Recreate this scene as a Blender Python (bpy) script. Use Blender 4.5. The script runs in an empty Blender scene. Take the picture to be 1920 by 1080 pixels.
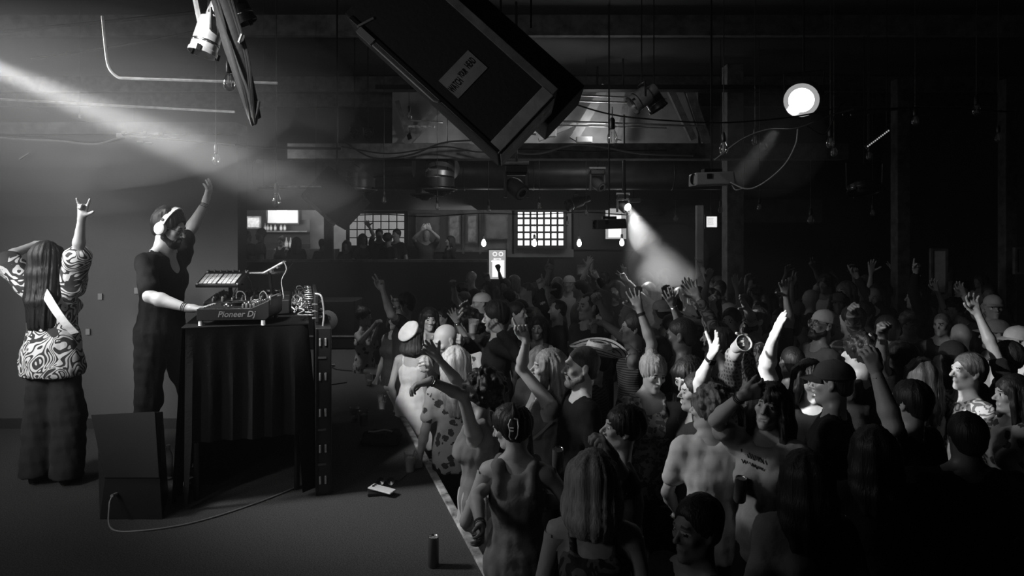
import bpy, math, random
import numpy as np
from mathutils import Matrix, Vector
random.seed(7)
RNG = np.random.RandomState(11)
SC = bpy.context.scene
COL = SC.collection
PI = math.pi
F, CX, HY, ZC = 1280.0, 960.0, 430.0, 2.3      # focal length, centre column, horizon row, lens height

# ---------------------------------------------------------------- camera, exposure
cd = bpy.data.cameras.new('camera')
cam = bpy.data.objects.new('camera', cd)
COL.objects.link(cam)
cd.sensor_width = 36.0
cd.lens = F / 1920 * 36.0
cd.shift_y = -(540 - HY) / 1920
cam.location = (0, 0, ZC)
cam.rotation_euler = (PI / 2, 0, 0)
cd.clip_start = 0.05
cd.clip_end = 80
SC.camera = cam
vs = SC.view_settings
vs.view_transform = 'Standard'
vs.look = 'None'
vs.gamma = 1.0
vs.exposure = 0.0
vs.use_curve_mapping = False
SC.cycles.use_denoising = True
SC.cycles.use_adaptive_sampling = True
SC.cycles.adaptive_threshold = 0.05
SC.cycles.max_bounces = 4
SC.cycles.diffuse_bounces = 2
SC.cycles.glossy_bounces = 2
SC.cycles.transmission_bounces = 4
SC.cycles.transparent_max_bounces = 8
SC.cycles.volume_bounces = 0
SC.cycles.sample_clamp_indirect = 2.0
SC.cycles.caustics_reflective = False
SC.cycles.caustics_refractive = False

# ---------------------------------------------------------------- world: the hall is closed, almost no light
W = bpy.data.worlds.new('world')
SC.world = W
W.use_nodes = True
W.node_tree.nodes['Background'].inputs[0].default_value = (1, 1, 1, 1)
W.node_tree.nodes['Background'].inputs[1].default_value = 0.0015


def lamp(name, kind, loc, power, target=None, size=0.1, angle=40, blend=0.3, size_y=None):
    l = bpy.data.lights.new(name, kind)
    l.energy = power
    o = bpy.data.objects.new(name, l)
    COL.objects.link(o)
    o.location = loc
    if kind == 'SPOT':
        l.spot_size = math.radians(angle)
        l.spot_blend = blend
        l.shadow_soft_size = size
    elif kind == 'AREA':
        l.size = size
        if size_y:
            l.shape = 'RECTANGLE'
            l.size_y = size_y
    else:
        l.shadow_soft_size = size
    if target is not None:
        d = Vector(target) - Vector(loc)
        o.rotation_euler = d.to_track_quat('-Z', 'Y').to_euler()
    return o


FZ = -0.15                                     # dance floor; the stage stands 0.75 above it


def P(px, py, D):
    """photo pixel at distance D -> a point in the hall"""
    return np.array([(px - CX) / F * D, D, ZC - (py - HY) / F * D])


# ---------------------------------------------------------------- lights of the hall and added fills
def stage_lamp(*a, **k):
    return lamp(*a, **k)


# hard key from a stage lamp left of the frame that rakes across the middle of the crowd
lamp('key_spot', 'SPOT', (-3.6, 2.6, 3.35), 2300, (2.3, 4.35, 1.47), size=0.05, angle=11.5, blend=0.45)
lamp('key_spot_far', 'SPOT', (-4.4, 3.4, 3.6), 1700, (1.95, 6.1, 1.6), size=0.05, angle=8.5, blend=0.6)
# wider, softer stage wash over the near crowd
lamp('edge_spot', 'SPOT', (-2.1, 1.8, 4.2), 1000, (-0.80, 5.6, 1.4), size=0.12, angle=25, blend=0.8)
lamp('wash_spot', 'SPOT', (-4.2, 3.6, 3.9), 900, (0.1, 5.3, 1.1), size=0.30, angle=58, blend=0.9)
# wash on the stage from the left rear
lamp('stage_wash', 'SPOT', (-4.6, 1.3, 3.7), 800, (-3.15, 4.6, 2.15), size=0.8, angle=44, blend=0.9)
lamp('wall_fill', 'AREA', (-6.3, 3.6, 3.3), 26, (-4.2, 5.85, 1.7), size=1.0, size_y=1.0)  # added fill that evens out the stage wall, no fixture of the hall
lamp('back_fill_spot', 'SPOT', (-3.9, 1.0, 3.2), 420, (-3.08, 4.5, 1.78), size=0.12, angle=15, blend=0.9)  # extra narrow spot, added to brighten the dancing woman's shirt
# the shaft of light that crosses the upper left of the picture
lamp('shaft_spot', 'SPOT', P(-150, 70, 4.5), 3600, P(640, 398, 5.15), size=0.05, angle=10, blend=0.6)
# back of the hall
lamp('bar_light', 'AREA', (-5.0, 15.6, 2.60), 22, (-5.2, 18.0, 1.8), size=3.0, size_y=0.5)
lamp('rear_room_light', 'AREA', (0.0, 14.2, 2.60), 12, (-0.5, 16.5, 1.9), size=4.0, size_y=0.4)
lamp('attic_light', 'POINT', P(1120, 250, 9.4), 15, size=0.15)
lamp('attic_light', 'POINT', P(1000, 215, 9.4), 8, size=0.15)
lamp('attic_light', 'POINT', P(840, 245, 9.4), 3, size=0.15)
lamp('far_stage_fill', 'SPOT', (-3.2, 8.4, 4.2), 220, (-2.9, 8.6, .6), size=0.3, angle=80, blend=1)  # added fill to lift the dark carpet of the far stage
lamp('can_glint_fill', 'POINT', P(330, 200, 2.5), 3.0, size=0.05)  # added point for the shine on the upper left can, no fixture
# added weak fill from the stage side onto the nearest backs, the floor and the hung cabinets
lamp('stage_side_fill', 'AREA', (-3.2, 0.6, 2.7), 10, (0.4, 3.2, 2.1), size=0.6, size_y=0.6)
lamp('duct_fill', 'SPOT', (0.6, 6.3, 3.9), 130, P(800, 335, 9.2), size=0.1, angle=34, blend=.9)  # added spot to bring out the duct bends and diffusers
lamp('par_glint_fill', 'POINT', P(1150, 150, 6.3), 2.5, size=0.08)  # added point that gives the attic can its highlight


# ---------------------------------------------------------------- materials
def nodes_of(m):
    m.use_nodes = True
    return m.node_tree.nodes, m.node_tree.links, m.node_tree.nodes['Principled BSDF']


def mat(name, v, rough=0.6, metal=0.0, emit=None, noise=None, bump=None, spec=None, alpha=None, coat=0):
    m = bpy.data.materials.new(name)
    N, L, B = nodes_of(m)
    B.inputs['Base Color'].default_value = (v, v, v, 1)
    B.inputs['Roughness'].default_value = rough
    B.inputs['Metallic'].default_value = metal
    if spec is not None:
        B.inputs['Specular IOR Level'].default_value = spec
    if coat:
        B.inputs['Coat Weight'].default_value = coat
    if emit is not None:
        B.inputs['Emission Color'].default_value = (1, 1, 1, 1)
        B.inputs['Emission Strength'].default_value = emit
    if noise or bump:
        tc = N.new('ShaderNodeTexCoord')
        nz = N.new('ShaderNodeTexNoise')
        L.new(tc.outputs['Object'], nz.inputs['Vector'])
        nz.inputs['Scale'].default_value = (noise or bump)[0]
        nz.inputs['Detail'].default_value = 5
        if noise:
            r = N.new('ShaderNodeValToRGB')
            lo, hi = v * (1 - noise[1]), v * (1 + noise[1])
            r.color_ramp.elements[0].color = (lo, lo, lo, 1)
            r.color_ramp.elements[1].color = (hi, hi, hi, 1)
            r.color_ramp.elements[0].position = 0.3
            r.color_ramp.elements[1].position = 0.7
            L.new(nz.outputs[0], r.inputs[0])
            L.new(r.outputs[0], B.inputs['Base Color'])
        if bump:
            n2 = N.new('ShaderNodeTexNoise')
            n2.inputs['Scale'].default_value = bump[0]
            n2.inputs['Detail'].default_value = 4
            L.new(tc.outputs['Object'], n2.inputs['Vector'])
            b = N.new('ShaderNodeBump')
            b.inputs['Strength'].default_value = bump[1]
            b.inputs['Distance'].default_value = bump[2] if len(bump) > 2 else 0.01
            L.new(n2.outputs[0], b.inputs['Height'])
            L.new(b.outputs[0], B.inputs['Normal'])
    return m


def tint_mat(name, rough=0.8, pattern=None, spec=0.3, var=0.15, sheen=0):
    """surface whose tone is the object's own colour; pattern adds a print"""
    m = bpy.data.materials.new(name)
    N, L, B = nodes_of(m)
    B.inputs['Roughness'].default_value = rough
    B.inputs['Specular IOR Level'].default_value = spec
    oi = N.new('ShaderNodeObjectInfo')
    tc = N.new('ShaderNodeTexCoord')
    vec = tc.outputs['Object']

    def noise(scale, detail=3, v=vec, dist=0.0):
        n = N.new('ShaderNodeTexNoise')
        n.inputs['Scale'].default_value = scale
        n.inputs['Detail'].default_value = detail
        n.inputs['Distortion'].default_value = dist
        L.new(v, n.inputs['Vector'])
        return n.outputs[0]

    def maths(op, a, b=None):
        n = N.new('ShaderNodeMath')
        n.operation = op
        for i, x in enumerate((a, b)):
            if x is None:
                continue
            if isinstance(x, (int, float)):
                n.inputs[i].default_value = x
            else:
                L.new(x, n.inputs[i])
        return n.outputs[0]
    f = maths('ADD', maths('MULTIPLY', maths('SUBTRACT', noise(14), 0.5), 2 * var), 1.0)
    if pattern == 'swirl':
        s = maths('SINE', maths('MULTIPLY', noise(5.5, 1, dist=1.6), 62.0))
        g = maths('GREATER_THAN', s, -0.1)
        mask = maths('GREATER_THAN', noise(6, 1), 0.36)
        g2 = maths('MULTIPLY', g, mask)
        f = maths('MULTIPLY', f, maths('ADD', maths('MULTIPLY', g2, 0.93), 0.07))
    elif pattern == 'floral':
        vo = N.new('ShaderNodeTexVoronoi')
        vo.inputs['Scale'].default_value = 15
        L.new(vec, vo.inputs['Vector'])
        g = maths('GREATER_THAN', maths('ADD', vo.outputs['Distance'], maths('MULTIPLY', noise(40), 0.6)), 0.66)
        f = maths('MULTIPLY', f, maths('ADD', maths('MULTIPLY', g, 0.85), 0.15))
    elif pattern == 'leaf':
        s = maths('SINE', maths('MULTIPLY', noise(9, 2, dist=0.8), 40.0))
        g = maths('GREATER_THAN', s, 0.0)
        f = maths('MULTIPLY', f, maths('ADD', maths('MULTIPLY', g, 0.75), 0.25))
    elif pattern in ('plaid', 'check'):
        sx = N.new('ShaderNodeSeparateXYZ')
        L.new(vec, sx.inputs[0])
        k = 70 if pattern == 'plaid' else 210
        a = maths('GREATER_THAN', maths('SINE', maths('MULTIPLY', maths('ADD', sx.outputs[0], sx.outputs[1]), k)), 0.85 if pattern == 'plaid' else 0.2)
        b = maths('GREATER_THAN', maths('SINE', maths('MULTIPLY', sx.outputs[2], k)), 0.85 if pattern == 'plaid' else 0.2)
        f = maths('MULTIPLY', f, maths('ADD', maths('MULTIPLY', maths('MAXIMUM', a, b), 0.65), 0.35))
    elif pattern == 'stripe':
        sx = N.new('ShaderNodeSeparateXYZ')
        L.new(vec, sx.inputs[0])
        b = maths('GREATER_THAN', maths('SINE', maths('MULTIPLY', sx.outputs[2], 330)), 0.0)
        f = maths('MULTIPLY', f, maths('ADD', maths('MULTIPLY', b, 0.7), 0.3))
    elif pattern == 'knit':
        f = maths('MULTIPLY', f, maths('ADD', maths('MULTIPLY', maths('GREATER_THAN', noise(34, 1), 0.5), 0.7), 0.3))
    elif pattern == 'hair':
        mp = N.new('ShaderNodeMapping')
        mp.inputs['Scale'].default_value = (1, 1, 0.1)
        L.new(vec, mp.inputs['Vector'])
        h = noise(150, 3, mp.outputs[0])
        h2 = noise(36, 2, mp.outputs[0])
        f = maths('MULTIPLY', f, maths('ADD', maths('MULTIPLY', maths('ADD', h, h2), 1.3), -0.35))
        bp = N.new('ShaderNodeBump')
        bp.inputs['Strength'].default_value = 0.6
        bp.inputs['Distance'].default_value = 0.006
        L.new(maths('ADD', h, h2), bp.inputs['Height'])
        L.new(bp.outputs[0], B.inputs['Normal'])
    if pattern != 'hair':
        bp = N.new('ShaderNodeBump')
        bp.inputs['Strength'].default_value = 0.2 if name.startswith('skin') else 0.45
        bp.inputs['Distance'].default_value = 0.004 if name.startswith('skin') else 0.012
        L.new(noise(60 if name.startswith('skin') else 22, 4), bp.inputs['Height'])
        L.new(bp.outputs[0], B.inputs['Normal'])
    vm = N.new('ShaderNodeVectorMath')
    vm.operation = 'SCALE'
    L.new(oi.outputs['Color'], vm.inputs[0])
    L.new(f, vm.inputs['Scale'])
    L.new(vm.outputs[0], B.inputs['Base Color'])
    return m


M = {
    'skin': tint_mat('skin', 0.5, spec=0.4, var=0.06),
    'lips': tint_mat('lips_tone', 0.35, spec=0.5),
    'brow': mat('brow_hair', 0.03, 0.8),
    'eye': mat('eye_white', 0.35, 0.2),
    'pupil': mat('pupil', 0.01, 0.1),
    'hair': tint_mat('hair', 0.5, 'hair', spec=0.32),
    'plain': tint_mat('plain_cloth', 0.9, spec=0.15),
    'swirl': tint_mat('swirl_print_cloth', 0.8, 'swirl', spec=0.2, var=0.05),
    'floral': tint_mat('floral_print_cloth', 0.8, 'floral', spec=0.2),
    'leaf': tint_mat('leaf_print_cloth', 0.8, 'leaf', spec=0.2),
    'plaid': tint_mat('plaid_cloth', 0.85, 'plaid', spec=0.2),
    'check': tint_mat('check_cloth', 0.85, 'check', spec=0.2),
    'stripe': tint_mat('striped_cloth', 0.85, 'stripe', spec=0.2),
    'knit': tint_mat('lace_cloth', 0.85, 'knit', spec=0.2),
    'shoe': mat('shoe_leather', 0.02, 0.5),
    'black': mat('black_plastic', 0.015, 0.4),
    'blackrough': mat('matt_black_paint', 0.02, 0.8, bump=(40, 0.3)),
    'blackmetal': mat('black_metal', 0.02, 0.35, 0.5),
    'gloss': mat('gloss_black', 0.01, 0.12),
    'chrome': mat('polished_metal', 0.65, 0.22, 1.0),
    'steel': mat('brushed_steel', 0.5, 0.36, 0.6, noise=(20, 0.25)),
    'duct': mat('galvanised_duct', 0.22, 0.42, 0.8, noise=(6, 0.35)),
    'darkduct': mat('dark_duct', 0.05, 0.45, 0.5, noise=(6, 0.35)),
    'white': mat('white_plastic', 0.75, 0.35),
    'cream': mat('worn_white_paint', 0.4, 0.6, noise=(25, 0.6)),
    'grey': mat('grey_plastic', 0.25, 0.5),
    'darkgrey': mat('dark_grey_plastic', 0.07, 0.5),
    'rubber': mat('rubber_cable', 0.02, 0.5),
    'cablew': mat('pale_cable', 0.45, 0.4),
    'wood': mat('rough_timber', 0.10, 0.75, noise=(9, 0.5), bump=(30, 0.4)),
    'woodpale': mat('pale_unpainted_wood', 0.42, 0.7, noise=(7, 0.3), bump=(20, 0.4)),
    'woodgrey': mat('weathered_grey_edge', 0.20, 0.7, noise=(12, 0.35)),
    'paper': mat('paper', 0.6, 0.8, noise=(12, 0.15)),
    'signcard': mat('old_card', 0.30, 0.8, noise=(12, 0.15)),
    'ink': mat('black_ink', 0.01, 0.7),
}


def glass_mat(name, v=1.0, rough=0.05, ior=1.45, mixw=0.35):
    m = bpy.data.materials.new(name)
    N, L, B = nodes_of(m)
    out = N['Material Output']
    gl = N.new('ShaderNodeBsdfGlossy')
    gl.inputs['Roughness'].default_value = rough
    gl.inputs['Color'].default_value = (v, v, v, 1)
    tr = N.new('ShaderNodeBsdfTransparent')
    tr.inputs[0].default_value = (0.9, 0.9, 0.9, 1)
    df = N.new('ShaderNodeBsdfDiffuse')
    df.inputs[0].default_value = (v, v, v, 1)
    lw = N.new('ShaderNodeLayerWeight')
    lw.inputs[0].default_value = 0.35
    m1 = N.new('ShaderNodeMixShader')
    L.new(lw.outputs['Facing'], m1.inputs[0])
    L.new(tr.outputs[0], m1.inputs[1])
    L.new(gl.outputs[0], m1.inputs[2])
    m2 = N.new('ShaderNodeMixShader')
    m2.inputs[0].default_value = mixw
    L.new(m1.outputs[0], m2.inputs[1])
    L.new(df.outputs[0], m2.inputs[2])
    L.new(m2.outputs[0], out.inputs[0])
    return m


M['cup'] = glass_mat('clear_plastic', 0.8, 0.08, mixw=0.12)
M['bulbglass'] = glass_mat('bulb_glass', 0.8, 0.05, mixw=0.03)
M['liquid'] = mat('pale_drink', 0.55, 0.15)
M['ice'] = mat('melting_ice', 0.7, 0.1)


# ---------------------------------------------------------------- object helpers
def link(o, parent=None):
    COL.objects.link(o)
    if parent is not None:
        o.parent = parent
    return o


def tag(o, label=None, cat=None, group=None, kind=None):
    if label:
        o['label'] = label
    if cat:
        o['category'] = cat
    if group:
        o['group'] = group
    if kind:
        o['kind'] = kind
    return o


def empty(name, loc, label, cat, group=None, rz=0.0):
    o = bpy.data.objects.new(name, None)
    o.empty_display_size = 0.1
    COL.objects.link(o)
    o.location = tuple(loc)
    o.rotation_euler = (0, 0, rz)
    return tag(o, label, cat, group)


def raw_mesh(name, V, Q, mats, mi=None, smooth=True, T=None):
    me = bpy.data.meshes.new(name)
    V = np.asarray(V, dtype=np.float32)
    me.vertices.add(len(V))
    me.vertices.foreach_set('co', V.ravel())
    nq = 0 if Q is None else len(Q)
    nt = 0 if T is None else len(T)
    loops = []
    tot = []
    if nq:
        loops.append(np.asarray(Q, dtype=np.int32).ravel())
        tot.append(np.full(nq, 4, dtype=np.int32))
    if nt:
        loops.append(np.asarray(T, dtype=np.int32).ravel())
        tot.append(np.full(nt, 3, dtype=np.int32))
    loops = np.concatenate(loops)
    tot = np.concatenate(tot)
    start = np.concatenate([[0], np.cumsum(tot)[:-1]]).astype(np.int32)
    me.loops.add(len(loops))
    me.loops.foreach_set('vertex_index', loops)
    me.polygons.add(len(tot))
    me.polygons.foreach_set('loop_start', start)
    me.polygons.foreach_set('loop_total', tot)
    if mi is not None:
        me.polygons.foreach_set('material_index', np.asarray(mi, dtype=np.int32))
    me.polygons.foreach_set('use_smooth', np.full(len(tot), smooth))
    for m in mats:
        me.materials.append(m)
    me.update(calc_edges=True)
    return me


class MB:
    """collects shapes into one mesh"""

    def __init__(self):
        self.v, self.f, self.m, self.mats = [], [], [], []
        self.X = None

    def mi(self, m):
        if m not in self.mats:
            self.mats.append(m)
        return self.mats.index(m)

    def add(self, vs_, fs, m):
        b = len(self.v)
        for p in vs_:
            p = Vector(p)
            self.v.append(self.X @ p if self.X is not None else p)
        i = self.mi(m)
        for f in fs:
            self.f.append([b + j for j in f])
            self.m.append(i)
        return self

    def box(self, c, s, m, R=None, taper=1.0):
        R = R or Matrix.Identity(3)
        vs_ = []
        for z in (-1, 1):
            k = taper if z > 0 else 1.0
            for x, y in ((-1, -1), (1, -1), (1, 1), (-1, 1)):
                vs_.append(Vector(c) + R @ Vector((x * s[0] / 2 * k, y * s[1] / 2 * k, z * s[2] / 2)))
        return self.add(vs_, [(3, 2, 1, 0), (4, 5, 6, 7), (0, 1, 5, 4), (1, 2, 6, 5), (2, 3, 7, 6), (3, 0, 4, 7)], m)

    def tube(self, pts, r, m, n=8, cap=True, closed=False):
        pts = [Vector(p) for p in pts]
        k = len(pts)
        rs = r if isinstance(r, (list, tuple)) else [r] * k
        vs_, fs = [], []
        up = None
        for i, p in enumerate(pts):
            if closed:
                d = pts[(i + 1) % k] - pts[i - 1]
            else:
                d = pts[min(i + 1, k - 1)] - pts[max(i - 1, 0)]
            d = d.normalized() if d.length > 1e-9 else Vector((0, 0, 1))
            if up is None:
                up = Vector((0, 0, 1)) if abs(d.z) < 0.9 else Vector((1, 0, 0))
            a = d.cross(up)
            a = a.normalized() if a.length > 1e-6 else d.orthogonal().normalized()
            up = a.cross(d).normalized()
            for j in range(n):
                t = 2 * PI * j / n
                vs_.append(p + (a * math.cos(t) + up * math.sin(t)) * rs[i])
        for i in range(k if closed else k - 1):
            i2 = (i + 1) % k
            for j in range(n):
                j2 = (j + 1) % n
                fs.append((i * n + j, i * n + j2, i2 * n + j2, i2 * n + j))
        if cap and not closed:
            fs.append(tuple(range(n - 1, -1, -1)))
            fs.append(tuple((k - 1) * n + j for j in range(n)))
        return self.add(vs_, fs, m)

    def lathe(self, prof, m, c=(0, 0, 0), R=None, n=20, sx=1, sy=1):
        """prof: (radius, height) list, turned about local z"""
        R = R or Matrix.Identity(3)
        vs_, fs = [], []
        for (r, z) in prof:
            for j in range(n):
                t = 2 * PI * j / n
                vs_.append(Vector(c) + R @ Vector((r * math.cos(t) * sx, r * math.sin(t) * sy, z)))
        for i in range(len(prof) - 1):
            for j in range(n):
                j2 = (j + 1) % n
                fs.append((i * n + j, i * n + j2, (i + 1) * n + j2, (i + 1) * n + j))
        return self.add(vs_, fs, m)

    def grid(self, fn, nu, nv, m, thick=None):
        """surface fn(u,v) in 0..1"""
        vs_ = [fn(i / nu, j / nv) for i in range(nu + 1) for j in range(nv + 1)]
        fs = [(i * (nv + 1) + j, (i + 1) * (nv + 1) + j, (i + 1) * (nv + 1) + j + 1, i * (nv + 1) + j + 1) for i in range(nu) for j in range(nv)]
        return self.add(vs_, fs, m)

    def mesh(self, name, smooth=False):
        me = bpy.data.meshes.new(name)
        me.from_pydata([tuple(p) for p in self.v], [], self.f)
        for m in self.mats:
            me.materials.append(m)
        for p, i in zip(me.polygons, self.m):
            p.material_index = i
            p.use_smooth = smooth
        me.update()
        return me

    def build(self, name, parent=None, smooth=False, color=None, bevel=0, label=None, auto=True):
        me = self.mesh(name, smooth)
        if smooth and auto:
            me.set_sharp_from_angle(angle=math.radians(40))
        o = bpy.data.objects.new(name, me)
        if color is not None:
            o.color = (color, color, color, 1)
        if bevel:
            b = o.modifiers.new('bevel', 'BEVEL')
            b.width = bevel
            b.segments = 2
            b.limit_method = 'ANGLE'
        link(o, parent)
        if label:
            o['label'] = label
        return o


def rotm(axis, deg):
    return Matrix.Rotation(math.radians(deg), 3, axis)


def frame_to(d, up=(0, 0, 1)):
    """3x3 whose z axis is d"""
    z = Vector(d).normalized()
    u = Vector(up)
    x = u.cross(z)
    if x.length < 1e-5:
        x = Vector((1, 0, 0)).cross(z)
    x.normalize()
    y = z.cross(x)
    return Matrix((x, y, z)).transposed()


def curve_pts(ctrl, n=24):
    """Catmull-Rom through control points"""
    c = [np.array(p, float) for p in ctrl]
    c = [2 * c[0] - c[1]] + c + [2 * c[-1] - c[-2]]
    out = []
    segs = len(c) - 3
    per = max(2, n // segs)
    for i in range(segs):
        p0, p1, p2, p3 = c[i:i + 4]
        for j in range(per):
            t = j / per
            out.append(0.5 * ((2 * p1) + (-p0 + p2) * t + (2 * p0 - 5 * p1 + 4 * p2 - p3) * t * t + (-p0 + 3 * p1 - 3 * p2 + p3) * t ** 3))
    out.append(c[-2])
    return [tuple(p) for p in out]


# ---------------------------------------------------------------- people: smooth bodies grown from distance fields
def rcone(a, b, ra, rb, k=0.02, sy=1.0, op='u', ax=None):
    return ('c', np.array(a, float), np.array(b, float), ra, rb, k, sy, op)


def ell(c, r, k=0.02, R=None, op='u'):
    return ('e', np.array(c, float), np.array(r, float), None if R is None else np.array(R, float), 0, k, 1.0, op)


def field(prims, lo, hi, h):
    lo = np.array(lo, float)
    n = np.maximum(4, np.ceil((np.array(hi) - lo) / h).astype(int) + 1)
    xs = [lo[i] + h * np.arange(n[i]) for i in range(3)]
    D = np.full(tuple(n), 1.0, dtype=np.float32)
    for p in prims:
        kind, k, op = p[0], p[5], p[7]
        if kind == 'c':
            a, b, ra, rb, sy = p[1], p[2], p[3], p[4], p[6]
            R_ = max(ra, rb)
            e = np.array([R_, R_ * sy, R_])
            l_, h_ = np.minimum(a, b) - e, np.maximum(a, b) + e
        else:
            rr = np.full(3, p[2].max()) if p[3] is not None else p[2]
            l_, h_ = p[1] - rr, p[1] + rr
        mg = k + 2.5 * h
        i0 = np.maximum(0, np.floor((l_ - mg - lo) / h).astype(int))
        i1 = np.minimum(n, np.ceil((h_ + mg - lo) / h).astype(int) + 1)
        if np.any(i1 <= i0):
            continue
        X = xs[0][i0[0]:i1[0], None, None]
        Y = xs[1][None, i0[1]:i1[1], None]
        Z = xs[2][None, None, i0[2]:i1[2]]
        if kind == 'c':
            q = b - a
            sq = 1.0 / sy
            q2 = np.array([q[0], q[1] * sq, q[2]])
            x, y, z = X - a[0], (Y - a[1]) * sq, Z - a[2]
            t = np.clip((x * q2[0] + y * q2[1] + z * q2[2]) / max(1e-9, q2 @ q2), 0, 1)
            d = np.sqrt((x - t * q2[0]) ** 2 + (y - t * q2[1]) ** 2 + (z - t * q2[2]) ** 2) - (ra + t * (rb - ra))
            if sy < 1:
                d = d * (0.5 + 0.5 * sy)
        else:
            r = p[2]
            x, y, z = X - p[1][0], Y - p[1][1], Z - p[1][2]
            if p[3] is not None:
                R = p[3]
                x, y, z = (R[0, 0] * x + R[1, 0] * y + R[2, 0] * z, R[0, 1] * x + R[1, 1] * y + R[2, 1] * z,
                           R[0, 2] * x + R[1, 2] * y + R[2, 2] * z)
            k0 = np.sqrt((x / r[0]) ** 2 + (y / r[1]) ** 2 + (z / r[2]) ** 2)
            k1 = np.sqrt((x / r[0] ** 2) ** 2 + (y / r[1] ** 2) ** 2 + (z / r[2] ** 2) ** 2) + 1e-6
            d = k0 * (k0 - 1) / k1
        S = D[i0[0]:i1[0], i0[1]:i1[1], i0[2]:i1[2]]
        if op == 'u':
            w = np.clip(0.5 + 0.5 * (S - d) / k, 0, 1)
            S[...] = S + (d - S) * w - k * w * (1 - w)
        else:
            w = np.clip(0.5 - 0.5 * (S + d) / k, 0, 1)
            S[...] = S + (-d - S) * w + k * w * (1 - w)
    return D, lo, h


_C = np.array([(i, j, k) for i in (0, 1) for j in (0, 1) for k in (0, 1)])
_E = [(0, 4), (1, 5), (2, 6), (3, 7), (0, 2), (1, 3), (4, 6), (5, 7), (0, 1), (2, 3), (4, 5), (6, 7)]


def nets(D, lo, h):
    ins = D < 0
    nx, ny, nz = D.shape
    s = np.zeros((nx - 1, ny - 1, nz - 1), dtype=np.int8)
    for c in _C:
        s += ins[c[0]:nx - 1 + c[0], c[1]:ny - 1 + c[1], c[2]:nz - 1 + c[2]]
    act = (s > 0) & (s < 8)
    idx = np.argwhere(act)
    if len(idx) == 0:
        return np.zeros((0, 3)), np.zeros((0, 4), int)
    vals = np.stack([D[idx[:, 0] + c[0], idx[:, 1] + c[1], idx[:, 2] + c[2]] for c in _C], 1)
    acc = np.zeros((len(idx), 3))
    cnt = np.zeros(len(idx))
    for a, b in _E:
        va, vb = vals[:, a], vals[:, b]
        m = (va < 0) != (vb < 0)
        t = np.where(m, va / np.where(m, va - vb, 1), 0)
        acc += m[:, None] * (_C[a] + t[:, None] * (_C[b] - _C[a]))
        cnt += m
    V = lo + h * (idx + acc / cnt[:, None])
    vid = np.full(act.shape, -1, dtype=np.int64)
    vid[act] = np.arange(len(idx))
    Q = []
    # x edges
    A, B = ins[:-1, 1:-1, 1:-1], ins[1:, 1:-1, 1:-1]
    e = np.argwhere(A != B)
    i, j, k = e[:, 0], e[:, 1] + 1, e[:, 2] + 1
    q = np.stack([vid[i, j - 1, k - 1], vid[i, j, k - 1], vid[i, j, k], vid[i, j - 1, k]], 1)
    fl = ins[i + 1, j, k]
    q[fl] = q[fl][:, ::-1]
    Q.append(q)
    A, B = ins[1:-1, :-1, 1:-1], ins[1:-1, 1:, 1:-1]
    e = np.argwhere(A != B)
    i, j, k = e[:, 0] + 1, e[:, 1], e[:, 2] + 1
    q = np.stack([vid[i - 1, j, k - 1], vid[i - 1, j, k], vid[i, j, k], vid[i, j, k - 1]], 1)
    fl = ins[i, j + 1, k]
    q[fl] = q[fl][:, ::-1]
    Q.append(q)
    A, B = ins[1:-1, 1:-1, :-1], ins[1:-1, 1:-1, 1:]
    e = np.argwhere(A != B)
    i, j, k = e[:, 0] + 1, e[:, 1] + 1, e[:, 2]
    q = np.stack([vid[i - 1, j - 1, k], vid[i, j - 1, k], vid[i, j, k], vid[i - 1, j, k]], 1)
    fl = ins[i, j, k + 1]
    q[fl] = q[fl][:, ::-1]
    Q.append(q)
    return V, np.concatenate(Q)


def bounds(prims):
    lo, hi = np.full(3, 9.0), np.full(3, -9.0)
    for p in prims:
        if p[7] != 'u':
            continue
        if p[0] == 'c':
            r = max(p[3], p[4])
            lo = np.minimum(lo, np.minimum(p[1], p[2]) - r)
            hi = np.maximum(hi, np.maximum(p[1], p[2]) + r)
        else:
            r = p[2].max() if p[3] is not None else p[2]
            lo = np.minimum(lo, p[1] - r)
            hi = np.maximum(hi, p[1] + r)
    return lo, hi


def grow(prims, h, lo=None, hi=None, keep=None):
    if lo is None:
        lo, hi = bounds(prims)
    D, lo, h = field(prims, np.array(lo) - 2.2 * h, np.array(hi) + 2.2 * h, h)
    V, Q = nets(D, lo, h)
    if keep is not None and len(Q):
        m = keep(V)
        Q = Q[m[Q].any(1)]
    return compact(V, Q)


def compact(V, Q):
    if not len(Q):
        return V[:0], Q
    used = np.zeros(len(V), bool)
    used[Q.ravel()] = True
    mp = np.cumsum(used) - 1
    return V[used], mp[Q]


def normals(V, Q):
    n = np.cross(V[Q[:, 2]] - V[Q[:, 0]], V[Q[:, 3]] - V[Q[:, 1]])
    N = np.zeros_like(V)
    for i in range(4):
        np.add.at(N, Q[:, i], n)
    return N / (np.linalg.norm(N, axis=1)[:, None] + 1e-12)


def wob(V, s, seed=0):
    """cheap smooth noise"""
    r = np.random.RandomState(seed)
    out = np.zeros(len(V))
    for i in range(5):
        d = r.normal(size=3)
        d /= np.linalg.norm(d)
        out += np.sin(V @ d * s * (1 + 0.45 * i) + r.uniform(0, 6.3)) / (1 + 0.4 * i)
    return out / 2.6


def unit(v):
    v = np.array(v, float)
    return v / (np.linalg.norm(v) + 1e-12)


def rz(a):
    c, s = math.cos(a), math.sin(a)
    return np.array([[c, -s, 0], [s, c, 0], [0, 0, 1.0]])


def rx(a):
    c, s = math.cos(a), math.sin(a)
    return np.array([[1, 0, 0], [0, c, -s], [0, s, c]])


def ry(a):
    c, s = math.cos(a), math.sin(a)
    return np.array([[c, 0, s], [0, 1, 0], [-s, 0, c]])


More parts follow.
